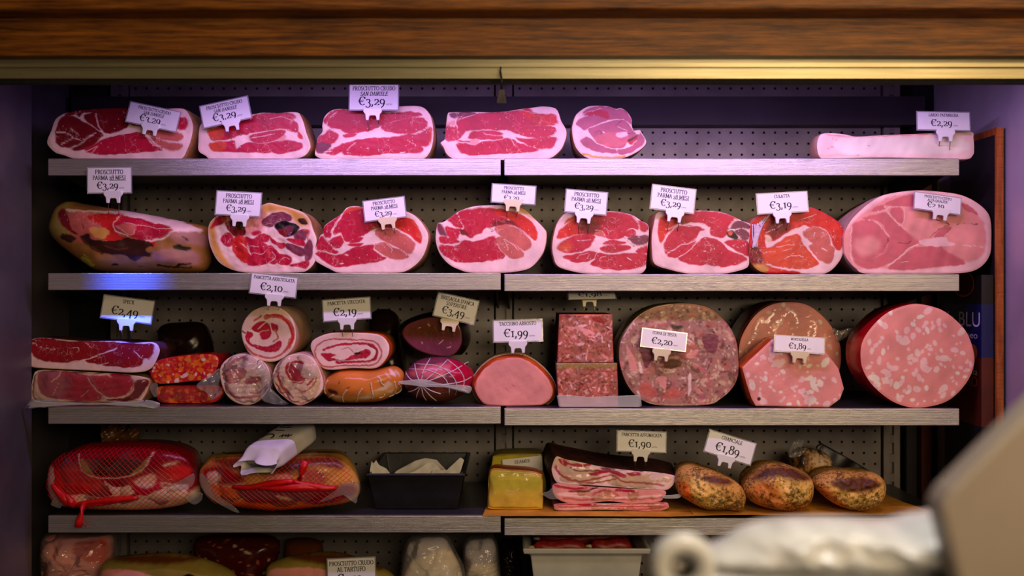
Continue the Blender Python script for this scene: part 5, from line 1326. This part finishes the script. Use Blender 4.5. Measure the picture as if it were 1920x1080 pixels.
for i in range(36):
    a = 2 * math.pi * i / 36; dd = np.array([math.cos(a), 0, math.sin(a)])
    for j in range(12):
        b_ = 2 * math.pi * j / 12; V.append(ctr + dd * (.0185 + .009 * math.cos(b_)) + np.array([0, .0115 * math.sin(b_), 0]))
Fs = [(i * 12 + j, i * 12 + (j + 1) % 12, ((i + 1) % 36) * 12 + (j + 1) % 12, ((i + 1) % 36) * 12 + j) for i in range(36) for j in range(12)]
mk('ring', V, Fs, CNT, kn, True); mk('hub', *tube([ctr + np.array([0, -.004, 0]), ctr + np.array([0, .02, 0])], .014, 16), BLKP, kn, True); mk('screw', *tube([ctr + np.array([-.006, -.008, .0]), ctr + np.array([-.006, .0, .0])], .005, 10), WIRE, kn, True)
mk('post', *tube([ctr + np.array([0, .006, -.03]), np.array([ctr[0], ctr[1] + .006, zc0])], .008, 10), CNT, kn, True)
# ------------------------------------------------------------------ price cards
PD = ['PROSCIUTTO CRUDO', 'SAN DANIELE']; PP = ['PROSCIUTTO', 'PARMA 28 MESI']
SD = dict(italic2=True); PM = dict(under='28 MESI', suffix='X ETTO')
price_tag('price card for San Daniele ham leaning right, on the leftmost top-shelf ham', (287, 219), (94, 37), 12, PD, '€3,29', (283, 237), [(272, 262), (291, 266)], .012, .034, clip_ang=9, **SD)
price_tag('price card tilted up to the right on the second ham of the top shelf', (423, 210), (90, 41), -12.5, PD, '€3,29', (434, 229), [(436, 263), (453, 256)], .010, .033, clip_ang=-10, **SD)
price_tag('level square price card standing highest, on the third ham of the top shelf', (701, 182), (90, 48), 0, PD, '€3,29', (699, 209), [(692, 247), (710, 241)], .010, .033, **SD)
price_tag('price card reading lardo patanegra on the pale lard slab', (1769, 227), (97, 33), 1, ['LARDO PATANEGRA'], '€2,29', (1772, 249), [(1761, 276), (1780, 285)], .002, .024)
price_tag('price card on the whole ham leg at the left', (205, 338), (80, 46), -.5, PP, '€3,29', (213, 364), [(203, 405), (223, 406)], -.012, .050, tilt=0, **PM)
price_tag('price card on the ham with the bone hollow', (447, 382), (82, 43), 3, PP, '€3,29', (450, 408), [(440, 436), (459, 437)], .010, .034, **PM)
price_tag('price card with ivory clip tilted on the third ham of the second shelf', (721, 392), (76, 37), -7, PP, '€3,29', (727, 413), [(725, 441), (741, 438)], .010, .033, ivory=True, **PM)
price_tag('price card with ivory clip above the ham by the middle gap', (963, 364), (80, 33), 3.5, PP, '€3,29', (962, 380), [(950, 408), (968, 408)], .010, .033, ivory=True, **PM)
price_tag('price card on the ham just right of the middle gap, second shelf', (1099, 379), (76, 41), 5, PP, '€3,29', (1095, 402), [(1086, 442), (1102, 441)], .010, .033, **PM)
price_tag('price card on the ham with branching white seams', (1262, 373), (80, 44), 7, PP, '€3,29', (1265, 400), [(1251, 436), (1270, 436)], .010, .033, **PM)
price_tag('price card reading culatta on the netted orange-red ham', (1467, 380), (93, 36), -3, ['CULATTA'], '€3,19', (1466, 402), [(1457, 434), (1474, 434)], .010, .033)
price_tag('price card for cooked ham leaning on the big pale pink ham', (1758, 381), (86, 31), 8, ['PROSCIUTTO COTTO', "ALTA QUALITA'"], '€2,19', (1763, 396), [(1764, 415), (1782, 423)], .004, .024, tilt=12, clip_ang=8)
price_tag('price card reading speck above the smoked ham slab', (239, 580), (93, 41), 7.5, ['SPECK'], '€2,49', (238, 603), [(233, 641), (244, 640)], .045, .060, clip_ang=2)
price_tag('price card reading pancetta arrotolata on the big rolled bacon', (513, 535), (85, 36), 6.5, ['PANCETTA ARROTOLATA'], '€2,10', (515, 557), [(504, 581), (523, 581)], -.012, .040, clip_ang=3, tilt=2)
price_tag('price card reading pancetta steccata on the flat rolled bacon', (650, 580), (87, 38), -4, ['PANCETTA STECCATA'], '€2,19', (651, 601), [(643, 631), (661, 631)], .035, .045, clip_ang=-1)
price_tag("price card reading bresaola d'anca superiore with ivory clip", (855, 578), (76, 43), 13, ["BRESAOLA D'ANCA", 'SUPERIORE'], '€3,49', (843, 604), [(828, 637), (846, 639)], .055, .088, ivory=True, clip_ang=8)
price_tag('price card reading tacchino arrosto on the roast turkey loaf', (971, 620), (90, 39), -1.5, ['TACCHINO ARROSTO'], '€1,99', (971, 645), [(961, 672), (979, 672)], .045, .060)
price_tag('price card half hidden under the shelf edge, above the brawn blocks', (1109, 550.5), (86, 38), -1, ['SOPPRESSATA'] if False else [], '€1,98', (1105, 558), [(1096, 592), (1112, 592)], .050, .055, tilt=62, ivory=True)
price_tag('price card reading coppa di testa on the round head cheese', (1245, 637), (82, 32), 7, ['COPPA DI TESTA'], '€2,20', (1240, 660), [(1232, 681), (1248, 681)], .026, .045, ivory=True, clip_ang=5)
price_tag('price card reading mortadella on the cut mortadella end', (1499, 646), (92, 28), 3.5, ['MORTADELLA'], '€1,89', (1499, 664), [(1487, 683), (1505, 683)], .008, .026, ivory=True, tilt=10)
price_tag('price card reading pancetta affumicata on the smoked bacon stack', (1203, 828), (90, 36), 2, ['PANCETTA AFFUMICATA'], '€1,90', (1201, 848), [(1192, 884), (1210, 884)], .045, .060)
price_tag('steeply tilted price card reading guanciale on the left pork jowl', (1369, 839), (89, 40), 17, ['GUANCIALE'], '€1,89', (1361, 859), [(1341, 896), (1353, 897)], .012, .030, clip_ang=14)
price_tag('price card for truffled ham at the bottom edge of the picture', (659, 1074), (88, 52), -2.5, ['PROSCIUTTO CRUDO', 'AL TARTUFO'], '€2,19', (660, 1104), [(651, 1128), (669, 1128)], .030, .050)
